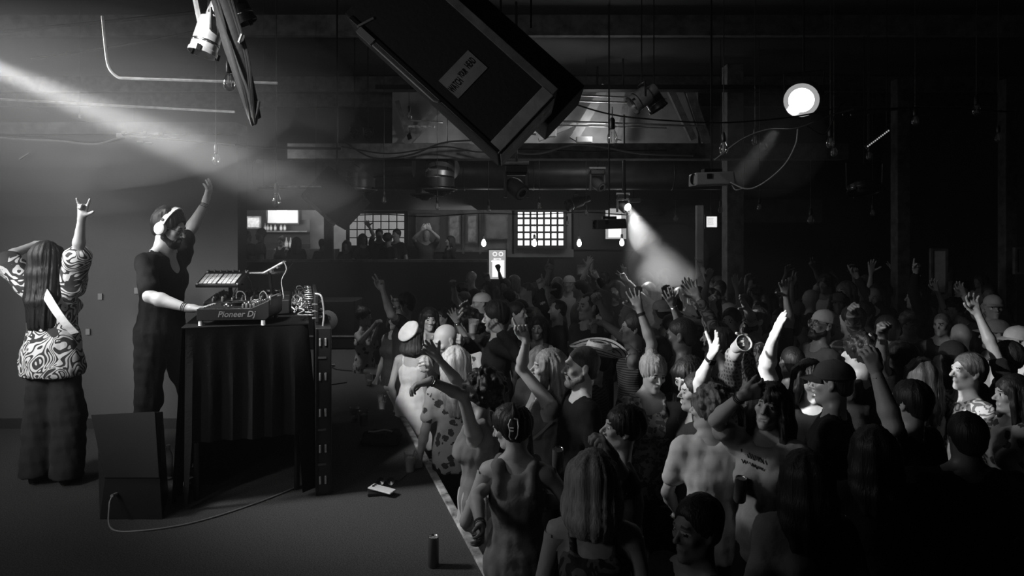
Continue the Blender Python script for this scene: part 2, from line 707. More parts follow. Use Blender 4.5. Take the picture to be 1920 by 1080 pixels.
HANDS = {  # per finger index..little (knuckle, middle, tip) bend, then spread, thumb (out, bend)
    'open': ([(.12, .15, .1)] * 4, .19, (.95, .2)),
    'wave': ([(.35, .3, .2), (.28, .3, .2), (.3, .35, .2), (.4, .4, .2)], .17, (.8, .3)),
    'flat': ([(.08, .08, .05)] * 4, .05, (.5, .2)),
    'relax': ([(.4, .5, .3), (.5, .6, .35), (.6, .65, .4), (.7, .7, .4)], .06, (.5, .4)),
    'fist': ([(1.4, 1.6, 1.1)] * 4, .02, (.35, 1.2)),
    'point': ([(.05, .08, .05), (1.35, 1.6, 1.1), (1.4, 1.6, 1.1), (1.45, 1.6, 1.1)], .04, (.4, 1.0)),
    'rock': ([(.1, .1, .05), (1.3, 1.6, 1.1), (1.35, 1.6, 1.1), (.15, .1, .1)], .22, (1.1, .2)),
    'peace': ([(.1, .1, .05), (.1, .1, .05), (1.4, 1.6, 1.1), (1.4, 1.6, 1.1)], .2, (.4, 1.0)),
    'grip': ([(.75, .95, .6), (.78, .95, .6), (.8, .95, .6), (.85, .95, .6)], .04, (.8, .7)),
    'gun': ([(.05, .08, .05), (.2, .2, .1), (1.4, 1.6, 1.1), (1.45, 1.6, 1.1)], .04, (1.2, .1)),
}


def hand_prims(w, d, n, sgn, pose, s=1.0, fat=1.0):
    d = unit(d)
    n = unit(np.array(n) - d * (np.array(n) @ d))
    th = np.cross(d, n) * sgn
    fing, spread, thumb = HANDS[pose]
    pr = []
    kn = []
    for i in range(4):
        off = (1.5 - i) * 0.0195 * s
        ln = [.084, .09, .086, .078][i] * s
        base = w + d * 0.018 * s + th * off * 0.5
        kk = w + d * ln + th * off - n * 0.002
        kn.append(kk)
        pr.append(rcone(base, kk, .0165 * s, .0125 * s * fat, .012 * s))
    pr.append(rcone(w - d * .02 * s, w + d * .03 * s, .021 * s, .021 * s, .015 * s))
    for i in range(4):
        L = [.070, .078, .072, .056][i] * s
        a = (1.5 - i) * spread
        f = unit(d + th * math.tan(a))
        p = kn[i]
        bend = 0
        seg = (.45, .30, .25)
        rr = [.0098, .0092, .0085, .0073]
        for j in range(3):
            bend += fing[i][j]
            v = f * math.cos(bend) + n * math.sin(bend)
            q = p + v * L * seg[j]
            pr.append(rcone(p, q, rr[j] * s * fat, rr[j + 1] * s * fat, .004 * s))
            p = q
    out, bend = thumb
    p = w + d * .025 * s + th * .026 * s
    v = unit(d * math.cos(out) + th * math.sin(out) + n * .35)
    q = p + v * .042 * s
    pr.append(rcone(w + d * .02 * s + th * .012 * s, p, .016 * s, .0155 * s, .012 * s))
    pr.append(rcone(p, q, .0145 * s, .0115 * s * fat, .010 * s))
    inward = unit(-th * 0.8 + n * 0.6 + d * 0.3)
    for j, L in enumerate((.032, .026)):
        b = bend * (j + 1) * .5
        v2 = unit(v * math.cos(b) + inward * math.sin(b))
        q2 = q + v2 * L * s
        pr.append(rcone(q, q2, .0112 * s * fat, .0095 * s * fat, .005 * s))
        q = q2
    return pr


def head_prims(c, R, s, fem, wide=1.0, mouth=None, nose=1.0):
    """c: point between the eyes' level and ears; R: head axes (face looks to -y)"""
    def t(p):
        return c + R @ (np.array(p, float) * s)

    def e(p, r, k, op='u'):
        return ell(t(p), np.array(r) * s, k * s, R, op)
    f = 0.93 if fem else 1.0
    w = wide * (0.95 if fem else 1.0)
    pr = [e((0, .018, .030), (.075 * w, .094, .086), .03),
          e((0, -.022, -.030), (.058 * w * f, .064, .078), .03),
          rcone(t((-.034 * w * f, -.030, -.082)), t((0, -.066, -.098)), .018 * s, .020 * s, .02 * s),
          rcone(t((.034 * w * f, -.030, -.082)), t((0, -.066, -.098)), .018 * s, .020 * s, .02 * s),
          e((-.048 * w * f, -.004, -.058), (.016, .022, .026), .022), e((.048 * w * f, -.004, -.058), (.016, .022, .026), .022),
          e((-.040 * w, -.062, -.020), (.018, .018, .016), .02), e((.040 * w, -.062, -.020), (.018, .018, .016), .02),
          rcone(t((-.030, -.076, .022)), t((.030, -.076, .022)), (.010 if fem else .013) * s, (.010 if fem else .013) * s, .016 * s),
          e((-.030, -.099, .001), (.016, .020, .012), .012, 's'), e((.030, -.099, .001), (.016, .020, .012), .012, 's'),
          e((-.030, -.073, .000), (.0130, .0125, .0115), .003), e((.030, -.073, .000), (.0130, .0125, .0115), .003),
          rcone(t((0, -.080, .012)), t((0, -.1035 - .006 * nose, -.028)), .0075 * s, .0105 * s * nose, .010 * s),
          e((-.012, -.093, -.034), (.0085, .010, .0075), .006), e((.012, -.093, -.034), (.0085, .010, .0075), .006),
          e((-.006, -.103, -.041), (.0035, .004, .003), .003, 's'), e((.006, -.103, -.041), (.0035, .004, .003), .003, 's')]
    if mouth == 'smile':
        pr += [rcone(t((-.027, -.074, -.058)), t((0, -.0865, -.066)), .0065 * s, .0075 * s, .006 * s),
               rcone(t((.027, -.074, -.058)), t((0, -.0865, -.066)), .0065 * s, .0075 * s, .006 * s),
               rcone(t((-.020, -.078, -.072)), t((.020, -.078, -.072)), .0075 * s, .0075 * s, .008 * s),
               e((0, -.093, -.066), (.023, .012, .006), .003, 's')]
    elif mouth == 'open':
        pr += [rcone(t((-.020, -.082, -.055)), t((.020, -.082, -.055)), .007 * s, .007 * s, .006 * s),
               rcone(t((-.016, -.076, -.086)), t((.016, -.076, -.086)), .0075 * s, .0075 * s, .006 * s),
               e((0, -.092, -.070), (.018, .026, .013), .003, 's')]
    else:
        pr += [rcone(t((-.020, -.079, -.060)), t((0, -.0865, -.0585)), .0058 * s, .0070 * s, .005 * s),
               rcone(t((.020, -.079, -.060)), t((0, -.0865, -.0585)), .0058 * s, .0070 * s, .005 * s),
               rcone(t((-.016, -.079, -.071)), t((.016, -.079, -.071)), .0068 * s, .0068 * s, .006 * s),
               e((0, -.096, -.0645), (.024, .010, .0022), .002, 's')]
    for sx in (-1, 1):
        pr += [e((sx * .076 * w, .010, -.002), (.0085, .017, .029), .006), e((sx * .083 * w, .004, .002), (.005, .009, .016), .004, 's'),
               e((sx * .071 * w, .002, -.028), (.008, .009, .010), .006)]
    return pr


def face_mats(V, c, R, s, mouth):
    """material slots by place on the face: 0 skin 1 lips 2 brows 3 eyes 4 pupils"""
    L = (V - c) @ R / s
    x, y, z = np.abs(L[:, 0]), L[:, 1], L[:, 2]
    m = np.zeros(len(V), int)
    fr = y < -.055
    lip = fr & (z < -.050) & (z > (-.094 if mouth == 'open' else -.079)) & (x < .024) & (y < -.070)
    if mouth == 'open':
        lip &= ((z > -.062) | (z < -.080) | (y > -.078))
    m[lip] = 1
    if mouth == 'smile':
        m[fr & (x < .022) & (z < -.060) & (z > -.072) & (y < -.066)] = 3
    brow = fr & (z > .017 + .1 * np.maximum(0, .03 - x) * 0) & (z < .0245) & (x > .013) & (x < .042)
    m[brow] = 2
    m[fr & (np.abs(z - .0005) < .0065) & (np.abs(x - .030) < .0125)] = 3
    m[fr & (np.abs(z - .000) < .0065) & (np.abs(x - .030) < .0055)] = 4
    return m


def axes(yaw, pitch, roll=0):
    return rz(yaw) @ rx(-pitch) @ ry(roll)


def hair_prims(style, c, R, s, length, body, seed=0):
    def t(p):
        return c + R @ (np.array(p, float) * s)

    def e(p, r, k, op='u'):
        return ell(t(p), np.array(r) * s, k * s, R, op)
    face_cut = [e((0, -.115, -.055), (.066, .075, .115), .012, 's')]
    pr = []
    if style in ('short', 'buzz', 'receding', 'tousled'):
        th = {'short': .010, 'buzz': .004, 'receding': .005, 'tousled': .018}[style]
        pr = [e((0, .022, .032), (.074 + th, .094 + th, .088 + th), .02), e((0, .055, -.03), (.060, .055, .05), .02)]
        if style == 'tousled':
            rr = np.random.RandomState(seed)
            for i in range(22):
                a, b = rr.uniform(-PI, PI), rr.uniform(.1, 1.2)
                if math.sin(a) < -.35 and b < .85:
                    continue
                pr.append(e((.075 * math.cos(a) * math.cos(b), .02 + .09 * math.sin(a) * math.cos(b), .04 + .085 * math.sin(b)), (.026, .026, .022), .015))
        cut = -.115 if style != 'receding' else -.085
        pr += [e((0, cut + .006, -.035), (.077, .072, .113), .008, 's'), e((0, -.045, -.085), (.12, .085, .080), .01, 's'), e((0, 0, -.135), (.12, .2, .065), .01, 's')]
        pr += [e((0, -.088, -.048), (.12, .078, .074), .010, 's')]
        if style == 'receding':
            pr += [e((-.045, -.08, .09), (.03, .05, .04), .01, 's'), e((.045, -.08, .09), (.03, .05, .04), .01, 's')]
    elif style in ('long', 'wavy', 'bob', 'bangs', 'ponytail', 'updo', 'clip', 'bun'):
        pr = [e((0, .022, .034), (.088, .108, .096), .02)]
        if style in ('long', 'wavy', 'bob', 'bangs'):
            L = length * s
            dn = np.array([0, 0, -1.0])
            back = R @ np.array([0, 1, 0.0])
            back = unit([back[0], back[1], 0])
            side = R @ np.array([1, 0, 0.0])
            side = unit([side[0], side[1], 0])
            wv = .012 if style == 'wavy' else 0
            for i, (sx, sy) in enumerate([(-1, .25), (-.75, .7), (-.3, .95), (.3, .95), (.75, .7), (1, .25)]):
                a = t((sx * .068, .02 + sy * .062, .03))
                b = a + dn * .12 * s + side * sx * .014 + back * (sy * .012)
                ln = L * (1 if sy > .5 else .92)
                q = b + dn * max(.02, ln - .12 * s) + side * sx * (.010 if L > .25 else .0) + back * sy * (.02 if L > .2 else -.005)
                mid = (b + q) / 2 + side * wv * (1 if i % 2 else -1) * 1.5 + back * .01
                pr += [rcone(a, b, .040 * s, .038 * s, .03 * s), rcone(b, mid, .038 * s, .036 * s, .025 * s), rcone(mid, q, .036 * s, .020 * s, .025 * s)]
            if style == 'bangs':
                pr += [rcone(t((-.05, -.072, .070)), t((.05, -.072, .070)), .018 * s, .018 * s, .015 * s),
                       rcone(t((0, -.06, .09)), t((0, -.086, .040)), .02 * s, .012 * s, .015 * s)]
            for sx in (-1, 1):
                a = t((sx * .070, -.035, .045))
                b = t((sx * .082, -.030, -.05))
                q = b + dn * max(.02, L - .16 * s) * .9 + side * sx * .008
                pr += [rcone(a, b, .022 * s, .020 * s, .02 * s), rcone(b, q, .022 * s, .014 * s, .02 * s)]
        else:
            pr += [e((0, -.02, -.125), (.12, .115, .088), .01, 's')]
            if style in ('updo', 'bun'):
                pr += [e((0, .07, .115 if style == 'updo' else .06), (.038, .036, .032), .01), e((.02, .085, .10), (.02, .02, .02), .01)]
            elif style == 'clip':
                pr += [e((0, .10, .04), (.045, .035, .075), .02), rcone(t((0, .11, .10)), t((0.01, .08, .155)), .025 * s, .008 * s, .015 * s)]
            elif style == 'ponytail':
                a = t((0, .115, .03))
                q = a + np.array([0, 0, -length * s]) + (R @ np.array([0, .04, 0]))
                pr += [rcone(t((0, .09, .05)), a + np.array([0, 0, -.03]), .03 * s, .035 * s, .02), rcone(a + np.array([0, 0, -.03]), q, .035 * s, .012 * s, .02)]
        fc = (0, -.118, -.075) if style != 'bangs' else (0, -.125, -.085)
        pr += [e(fc, (.062, .072, .135 if style != 'bangs' else .110), .010, 's')]
    elif style in ('curly', 'afro'):
        rr = np.random.RandomState(seed)
        big = 1.0 if style == 'curly' else 1.2
        pr = [e((0, .030, .030), (.098 * big, .112 * big, .100 * big), .02)]
        lo_ = -.9 if style == 'afro' else -.35
        for i in range(70):
            a, b = rr.uniform(-PI, PI), rr.uniform(lo_, 1.45)
            pr.append(e((.098 * big * math.cos(a) * math.cos(b), .03 + .112 * big * math.sin(a) * math.cos(b), .03 + .105 * big * math.sin(b)), (.020, .020, .018), .008))
        pr += [e((0, -.135, -.055), (.070, .085, .120), .008, 's')]
    return pr


def beard_prims(c, R, s, full=1.0):
    def t(p):
        return c + R @ (np.array(p, float) * s)

    def e(p, r, k, op='u'):
        return ell(t(p), np.array(r) * s, k * s, R, op)
    return [e((0, -.060, -.098), (.036, .036, .030 * full), .02),
            rcone(t((-.052, -.010, -.060)), t((-.030, -.055, -.092)), .020 * s, .024 * s, .02 * s),
            rcone(t((.052, -.010, -.060)), t((.030, -.055, -.092)), .020 * s, .024 * s, .02 * s),
            rcone(t((-.058, .000, -.020)), t((-.052, -.010, -.060)), .012 * s, .020 * s, .015 * s),
            rcone(t((.058, .000, -.020)), t((.052, -.010, -.060)), .012 * s, .020 * s, .015 * s),
            rcone(t((-.022, -.082, -.055)), t((0, -.090, -.049)), .006 * s, .007 * s, .006 * s),
            rcone(t((.022, -.082, -.055)), t((0, -.090, -.049)), .006 * s, .007 * s, .006 * s),
            rcone(t((-.026, -.078, -.058)), t((-.026, -.072, -.082)), .008 * s, .012 * s, .01 * s),
            rcone(t((.026, -.078, -.058)), t((.026, -.072, -.082)), .008 * s, .012 * s, .01 * s),
            e((0, -.096, -.065), (.018, .016, .008), .004, 's')]


def cap_part(head, c, R, s, tone, backward=False, brim=True, m=None, name='cap', patch=None):
    mb = MB()
    mt = m or M['plain']
    X = Matrix.Identity(4)
    Rm = R @ (rz(PI) if backward else np.eye(3))
    for i in range(3):
        for j in range(3):
            X[i][j] = Rm[i, j] * s
        X[i][3] = c[i]
    mb.X = X
    y0 = .018 if not backward else -.018

    def dome(u, v):
        a, b = u * 2 * PI, .02 + v * (PI / 2 - .02)
        seam = 1 + .012 * abs(math.sin(a * 3))
        return ((.0865 * seam) * math.cos(a) * math.cos(b), y0 + .107 * seam * math.sin(a) * math.cos(b), .036 + .090 * math.sin(b) ** .9)
    mb.grid(dome, 30, 9, mt)
    mb.grid(lambda u, v: ((.0865 + .004 * math.sin(v * PI)) * math.cos(u * 2 * PI), y0 + (.107 + .004 * math.sin(v * PI)) * math.sin(u * 2 * PI), .024 + .016 * v), 30, 2, mt)
    if brim:
        for dz in (0, .004):
            def br(u, v):
                a = -PI / 2 + (u - .5) * 2.0
                r1 = 1.0 + v * (.72 * math.cos((u - .5) * 2.4) ** .6 if abs(u - .5) < .5 else 0)
                x = .085 * math.cos(a) * (1 + .1 * v)
                y = y0 + .105 * math.sin(a) * r1
                return (x, y, .036 + dz - .012 * v - .9 * x * x * v * 3)
            mb.grid(br, 14, 5, mt)
    mb.lathe([(.008, 0), (.006, .004), (0.0001, .005)], mt, c=(0, y0, .124), n=8)
    o = mb.build(name, head, smooth=True, color=tone)
    if patch:
        pb = MB()
        pb.X = X
        pb.grid(lambda u, v: (.03 * (u * 2 - 1), y0 - .1085 + .35 * (.03 * (u * 2 - 1)) ** 2 * 10 + v * .010, .060 + v * .034), 6, 3, M['cream'])
        pb.build('cap_patch', o, smooth=True)
    return o


def glasses_part(parent, c, R, s, metal=None, dark=False):
    mb = MB()
    X = Matrix.Identity(4)
    for i in range(3):
        for j in range(3):
            X[i][j] = R[i, j] * s
        X[i][3] = c[i]
    mb.X = X
    mm = metal or M['chrome']
    for sx in (-1, 1):
        ring = [(sx * .031 + .022 * math.cos(a), -.096 + .006 * abs(math.cos(a)), .000 + .020 * math.sin(a)) for a in [2 * PI * i / 16 for i in range(16)]]
        mb.tube(ring, .0016, mm, 5, closed=True)
        mb.tube([(sx * .053, -.092, .004), (sx * .076, -.05, .006), (sx * .082, .01, .004)], .0016, mm, 5)
    mb.tube([(-.010, -.098, .003), (0, -.101, .006), (.010, -.098, .003)], .0016, mm, 5)
    g = mb.build('glasses', parent, smooth=True)
    lb = MB()
    lb.X = X
    for sx in (-1, 1):
        lb.lathe([(.0001, 0), (.021, .0)], M['gloss'] if dark else M['bulbglass'], c=(sx * .031, -.096, 0), R=frame_to((0, -1, 0)), n=14)
    lb.build('lens', g)
    return g


def brimhat_part(parent, c, R, s):
    """striped palm-cane hat with a wide upturned brim"""
    mb = MB()
    X = Matrix.Identity(4)
    for i in range(3):
        for j in range(3):
            X[i][j] = R[i, j] * s
        X[i][3] = c[i]
    mb.X = X
    pale, dark = M['hatpale'], M['ink']

    def ringat(r, z, lift):
        return [((r) * math.cos(a), .02 + r * 1.08 * math.sin(a), z + lift * (math.cos(a) ** 2)) for a in [2 * PI * i / 40 for i in range(40)]]
    prof = [(.086, .050, 0), (.088, .066, 0), (.089, .070, 0), (.087, .085, 0), (.086, .089, 0), (.082, .112, 0), (.080, .116, 0), (.074, .128, 0), (.066, .130, 0), (.060, .127, 0), (.045, .124, 0), (.036, .124, 0), (.001, .122, 0)]
    tones = [pale, dark, pale, dark, pale, pale, pale, pale, dark, pale, dark, pale]
    brim = [(.086, .050, 0), (.100, .046, .002), (.108, .045, .004), (.124, .045, .012), (.132, .046, .018), (.150, .050, .028), (.158, .052, .034), (.176, .058, .046), (.184, .060, .052), (.196, .066, .060)]
    btones = [pale, dark, pale, dark, pale, dark, pale, dark, pale]
    for pf, tn, dz in ((prof, tones, 0), (brim, btones, 0), (brim, btones, -.004)):
        for i in range(len(pf) - 1):
            a, b = ringat(*pf[i]), ringat(*pf[i + 1])
            vs_ = [(p[0], p[1], p[2] + dz) for p in a + b]
            mb.add(vs_, [(j, (j + 1) % 40, 40 + (j + 1) % 40, 40 + j) for j in range(40)], tn[i])
    for a0 in (.5, 1.2, 2.6, 3.9, 5.2):
        r = .141
        x, y = r * math.cos(a0), .02 + r * 1.08 * math.sin(a0)
        mb.box((x, y, .053 + .024 * math.cos(a0) ** 2), (.03, .008, .003), dark, rotm('Z', math.degrees(a0)))
        mb.box((x, y, .053 + .024 * math.cos(a0) ** 2), (.008, .03, .003), dark, rotm('Z', math.degrees(a0)))
    return mb.build('straw_hat', parent, smooth=True)


M['hatpale'] = mat('woven_palm_straw', 0.45, 0.7, noise=(60, 0.2), bump=(120, 0.4, 0.003))


def beret_part(parent, c, R, s, tone):
    pr = [ell(c + R @ (np.array((.01, .075, .085)) * s), np.array((.125, .125, .032)) * s, .01, R @ ry(.25) @ rx(-.85)),
          ell(c + R @ (np.array((0, .02, .075)) * s), np.array((.092, .11, .045)) * s, .02, R),
          ell(c + R @ (np.array((0, -.03, -.045)) * s), np.array((.12, .14, .09)) * s, .01, R, 's')]
    V, Q = grow(pr, .006)
    V = V + normals(V, Q) * (wob(V, 60, 3) * .003)[:, None]
    o = bpy.data.objects.new('beret', raw_mesh('beret', V, Q, [M['plain']]))
    o.color = (tone, tone, tone, 1)
    return link(o, parent)


def headphones_part(parent, c, R, s):
    X = Matrix.Identity(4)
    for i in range(3):
        for j in range(3):
            X[i][j] = R[i, j] * s
        X[i][3] = c[i]
    mb = MB()
    mb.X = X
    arc = [(.097 * math.sin(a), .012 - .030 * max(0, math.cos(a)), -.004 + .142 * math.cos(a)) for a in [(-1.52 + 3.04 * i / 28) for i in range(29)]]
    vs_, fs = [], []
    for i, p in enumerate(arc):
        u = unit(np.array([p[0], 0, p[2]]))
        for dy, dr in ((-.016, 0), (.016, 0), (.016, .008), (-.016, .008)):
            vs_.append((p[0] + u[0] * dr, p[1] + dy, p[2] + u[2] * dr))
    for i in range(28):
        for j in range(4):
            j2 = (j + 1) % 4
            fs.append((i * 4 + j, i * 4 + j2, i * 4 + 4 + j2, i * 4 + 4 + j))
    mb.add(vs_, fs, M['white'])
    hp = mb.build('headphones', parent, smooth=True)
    for sx in (-1, 1):
        eb = MB()
        eb.X = X
        eb.lathe([(.001, .030), (.026, .030), (.034, .026), (.038, .016), (.038, .004), (.030, 0)], M['white'], c=(sx * .080, .010, -.006), R=frame_to((sx, 0, 0)), n=20, sy=1.15)
        e_ = eb.build('ear_cup', hp, smooth=True)
        pb = MB()
        pb.X = X
        pb.lathe([(.036, .006), (.039, 0), (.036, -.008), (.024, -.010)], M['grey'], c=(sx * .080, .010, -.006), R=frame_to((sx, 0, 0)), n=20, sy=1.15)
        pb.build('ear_pad', e_, smooth=True)
        jb = MB()
        jb.X = X
        jb.box((sx * .1005, .008, .055), (.006, .016, .018), M['darkgrey'])
        jb.build('hinge', hp)
    return hp


def solve_arm(S, L1, L2, epx, wpx, base, Rw, near_e=True, near_w=True):
    """elbow and wrist in body axes from the photo's pixels; lengths stay human"""
    camw = np.array([0, 0, ZC])

    def hit(C, L, px, near):
        d = unit(np.array([(px[0] - CX) / F, 1.0, -(px[1] - HY) / F]))
        oc = C - camw
        b = oc @ d
        h2 = L * L - (oc @ oc - b * b)
        if h2 <= 0:
            q = camw + d * b
            return C + unit(q - C) * L
        return camw + d * (b - math.sqrt(h2) if near else b + math.sqrt(h2))
    Sw = Rw @ S + base
    E = hit(Sw, L1, epx, near_e)
    Wp = hit(E, L2, wpx, near_w)
    return Rw.T @ (E - base), Rw.T @ (Wp - base)


LOG = []
NV = [0]


def person(px, py, D, yaw=-90, label='', base=0.0, fem=False, tone=.42, hair='short', hairtone=.03, hairlen=.3, arms=(), head=(0, 0, 0),
           top='tee', toptone=.05, topmat='plain', bottom='pants', bottone=.03, detail=1, mouth=None, wide=1.0, lean=(0, 0), hat=None,
           beard=False, glasses=None, build=1.0, sit=False, group=None, seed=0, extras=(), H=None, name='person', feet=True, nose=1.0, beardtone=None, at=False):
    """px,py: crown of the head in the photo; D: how far away they stand; yaw: way they face (0 = to the lens, -90 = photo left)"""
    if base == 0 and not sit:
        base = FZ
        if not at:
            h0 = ZC - (py - HY) / F * D
            D = D * (ZC + .11 - h0) / (ZC - h0)
    zt = ZC - (py - HY) / F * D
    Hh = H or (zt - base)
    k = Hh / 1.75
    if sit:
        k = H / 1.75
        base = zt - H * .985
    LOG.append((label[:30], round(Hh, 2), round(D, 2)))
    th = math.radians(yaw)
    Rw = rz(th)
    hy, hp, hr = [math.radians(a) for a in head]
    if head[0]:
        hy = math.radians((head[0] - yaw + 180) % 360 - 180)
        hy = max(-1.35, min(1.35, hy))
    Rh = rz(hy) @ rx(-hp) @ ry(hr)
    lx, ly = lean
    wb = build * (0.9 if fem else 1.0)

    def T(p):
        p = np.array(p, float)
        z = max(0, p[2] - .95)
        return np.array([p[0] * wb + lx * z, p[1] + ly * z, p[2]]) * k
    piv = T((0, .02, 1.505)) / k
    hc = (piv + Rh @ np.array([0, -.012, .125])) * k
    crown = hc + Rh @ np.array([0, .02, .115]) * k
    off = Rw @ np.array([crown[0], crown[1], 0])
    X0 = (px - CX) / F * D
    loc = np.array([X0 - off[0], D - off[1], base])
    if not H or sit:
        loc[2] = base
    root = empty(name, loc, label, 'person', group, th)
    hs = k * 1.0
    vis = [.0165, .0118, .0088, .0058][min(3, detail)] * (1.0 if D > 3.2 or detail < 3 else .92)
    # --- body prims
    torso = [ell(T((0, .012, .95)), np.array([.168 * wb, .118, .13]) * k, .05 * k),
             ell(T((0, 0, 1.10)), np.array([(.125 if fem else .142) * wb, .098, .15]) * k, .06 * k),
             ell(T((0, .005, 1.28)), np.array([.158 * wb, .112, .165]) * k, .06 * k),
             rcone(T((-.145, .01, 1.405)), T((.145, .01, 1.405)), .052 * k, .052 * k, .05 * k)]
    if build > 1.1:
        torso.append(ell(T((0, -.04, 1.06)), np.array([.15 * wb, .13, .15]) * k, .06 * k))
    if fem:
        torso += [ell(T((sx * .078, -.085, 1.27)), np.array([.062, .058, .060]) * k, .035 * k) for sx in (-1, 1)]
    neck = [rcone(T((0, .015, 1.42)), hc + Rh @ np.array([0, .018, -.06]) * k, (.050 if fem else .060) * k, (.045 if fem else .056) * k, .03 * k),
            rcone(T((-.11, .015, 1.43)), T((-.03, .02, 1.50)), .035 * k, .03 * k, .03 * k),
            rcone(T((.11, .015, 1.43)), T((.03, .02, 1.50)), .035 * k, .03 * k, .03 * k)]
    hips = [np.array([sx * .085 * wb, 0, .92]) * k for sx in (-1, 1)]
    if sit:
        knees = [np.array([sx * .10, -.42, .95]) * k for sx in (-1, 1)]
        ank = [np.array([sx * .10, -.44, .52]) * k for sx in (-1, 1)]
    else:
        knees = [np.array([sx * .105, -.02, .49]) * k for sx in (-1, 1)]
        ank = [np.array([sx * .12, .02, .085]) * k for sx in (-1, 1)]
        if isinstance(feet, (list, tuple)):
            for i in range(2):
                ank[i] = np.array([feet[i][0], feet[i][1], .085 * k])
                knees[i] = (hips[i] + ank[i]) / 2 + np.array([0, -.03, .02])
    legs = []
    for i in range(2):
        legs += [rcone(hips[i], knees[i], .088 * k * wb, .056 * k, .03), rcone(knees[i], ank[i], .055 * k, .036 * k, .02),
                 rcone(ank[i] + [0, .03 * k, -.045 * k], ank[i] + [0, -.15 * k, -.055 * k], .035 * k, .030 * k, .02)]
    armp = {}
    hands = {}
    L1, L2 = .285 * k, .25 * k
    for sx, nm in ((-1, 'R'), (1, 'L')):
        a = next((q for q in arms if q['s'] == nm), None) or {'s': nm}
        S = T((sx * .175, .01, 1.405))
        if 'e' in a:
            if a.get('up'):
                S = S + np.array([0, 0, .03 * k])
            E, Wr = solve_arm(S, L1, L2, a['e'], a['w'], loc, Rw, a.get('ne', True), a.get('nw', True))
        elif 'E' in a:
            E, Wr = S + unit(a['E']) * L1, None
            Wr = E + unit(a['W']) * L2
        else:
            E = S + unit([sx * .25, .12, -1]) * L1
            Wr = E + unit([sx * .02, -.45, -1]) * L2
            if a.get('bend'):
                Wr = E + unit([-sx * .45, -1, .25]) * L2
        fr = .93 if fem else 1.05
        fr *= a.get('fat', 1.0) * (1 + (build - 1) * .7)
        armp[nm] = (S, E, Wr, [rcone(S, E, .047 * k * fr, .037 * k * fr, .035 * k), rcone(E, E + (Wr - E) * .3, .036 * k * fr, .040 * k * fr, .015 * k),
                               rcone(E + (Wr - E) * .3, Wr, .040 * k * fr, .0245 * k * fr, .015 * k)])
        d = unit(Wr - E)
        if 'hd' in a:
            d = unit(Rw.T @ np.array(a['hd'], float))
        n = a.get('n', 'fwd')
        nv = {'cam': Rw.T @ np.array([0, -1, .1]), 'away': Rw.T @ np.array([0, 1, .1]), 'fwd': np.array([0, -1, .05]), 'back': np.array([0, 1., 0]), 'down': np.array([0, 0, -1.]),
              'up': np.array([0, 0, 1.]), 'left': Rw.T @ np.array([-1., 0, 0]), 'right': Rw.T @ np.array([1., 0, 0]), 'in': np.array([-sx, 0, 0.])}[n]
        if abs(unit(nv) @ d) > .93:
            nv = nv + np.array([.3, 0, 1.])
        hands[nm] = (Wr, d, nv, a)
    heads = head_prims(hc, Rh, hs, fem, wide, mouth, nose)
    hand_p = {}
    for nm, (Wr, d, nv, a) in hands.items():
        hand_p[nm] = hand_prims(Wr + d * .012 * k, d, nv, 1 if nm == 'R' else -1, a.get('pose', 'relax'), k * (.95 if fem else 1.04) * (1.0 if detail else 1.1) * a.get('hs', 1), 1.0 if detail > 1 else 1.12)
    allp = torso + neck + legs[:]
    for nm in 'RL':
        allp += armp[nm][3]
    body_all = allp + heads
    # --- grow by regions so that face and hands are fine and the rest is light
    Vs, Qs, Ms = [], [], []
    nb = 0
    nk = hc + Rh @ np.array([0, .01, -.14]) * k
    upv = unit(hc - T((0, .015, 1.42)))

    def seg_d(V, A, B):
        t = np.clip(((V - A) @ (B - A)) / ((B - A) @ (B - A)), 0, 1)
        return np.linalg.norm(V - A - t[:, None] * (B - A), axis=1)

    def is_head(V, m=0.0):
        return (((V - nk) @ upv) > -.012 - m) & (np.linalg.norm(V - hc, axis=1) < .23 * k)

    def is_hand(V, nm, m=0.0):
        Wr, d = hands[nm][0], hands[nm][1]
        return (((V - Wr) @ d) > .0 - m) & (np.linalg.norm(V - Wr - d * .08 * k, axis=1) < .16 * k)

    def is_arm(V, nm, m=0.0):
        S, E, Wr, _ = armp[nm]
        a1 = S + (E - S) * .12
        return ((seg_d(V, a1, E) < .062 * k * build) & (((V - a1) @ unit(E - S)) > -m)) | (seg_d(V, E, Wr) < .058 * k * build)

    def put(V, Q, mi):
        nonlocal nb
        if len(Q):
            Vs.append(V)
            Qs.append(Q + nb)
            Ms.append(mi)
            nb += len(V)
    hh = vis
    lo, hi = bounds(heads)
    V, Q = grow(heads + neck + torso[-1:], hh, np.minimum(lo, nk - .10 * k), np.maximum(hi, nk + .10 * k), lambda V: is_head(V, .006))
    fm = face_mats(V, hc, Rh, hs, mouth) if detail else np.zeros(len(V), int)
    put(V, Q, fm[Q[:, 0]] if len(Q) else [])
    ah = [.026, .020, .015, .0115][min(3, detail)]
    for nm in 'RL':
        S, E, Wr, ap = armp[nm]
        V, Q = grow(ap + torso[-1:] * 0 + ([torso[3]] if True else []) + [rcone(Wr, Wr + hands[nm][1] * .03 * k, .023 * k, .022 * k, .01)], ah if (hands[nm][3].get('e') or detail > 2) else .024, keep=lambda V: is_arm(V, nm, ah) & ~is_hand(V, nm, -ah))
        put(V, Q, np.zeros(len(Q), int))
        hd = [.0108, .0082, .0062, .0050][min(3, detail)] if hands[nm][3].get('e') else .0125
        V, Q = grow(hand_p[nm] + [rcone(E + (Wr - E) * .6, Wr, .030 * k, .0245 * k, .015)], hd, keep=lambda V: is_hand(V, nm, .008))
        put(V, Q, np.zeros(len(Q), int))
    bh = [.050, .046, .036, .025][min(3, detail)]
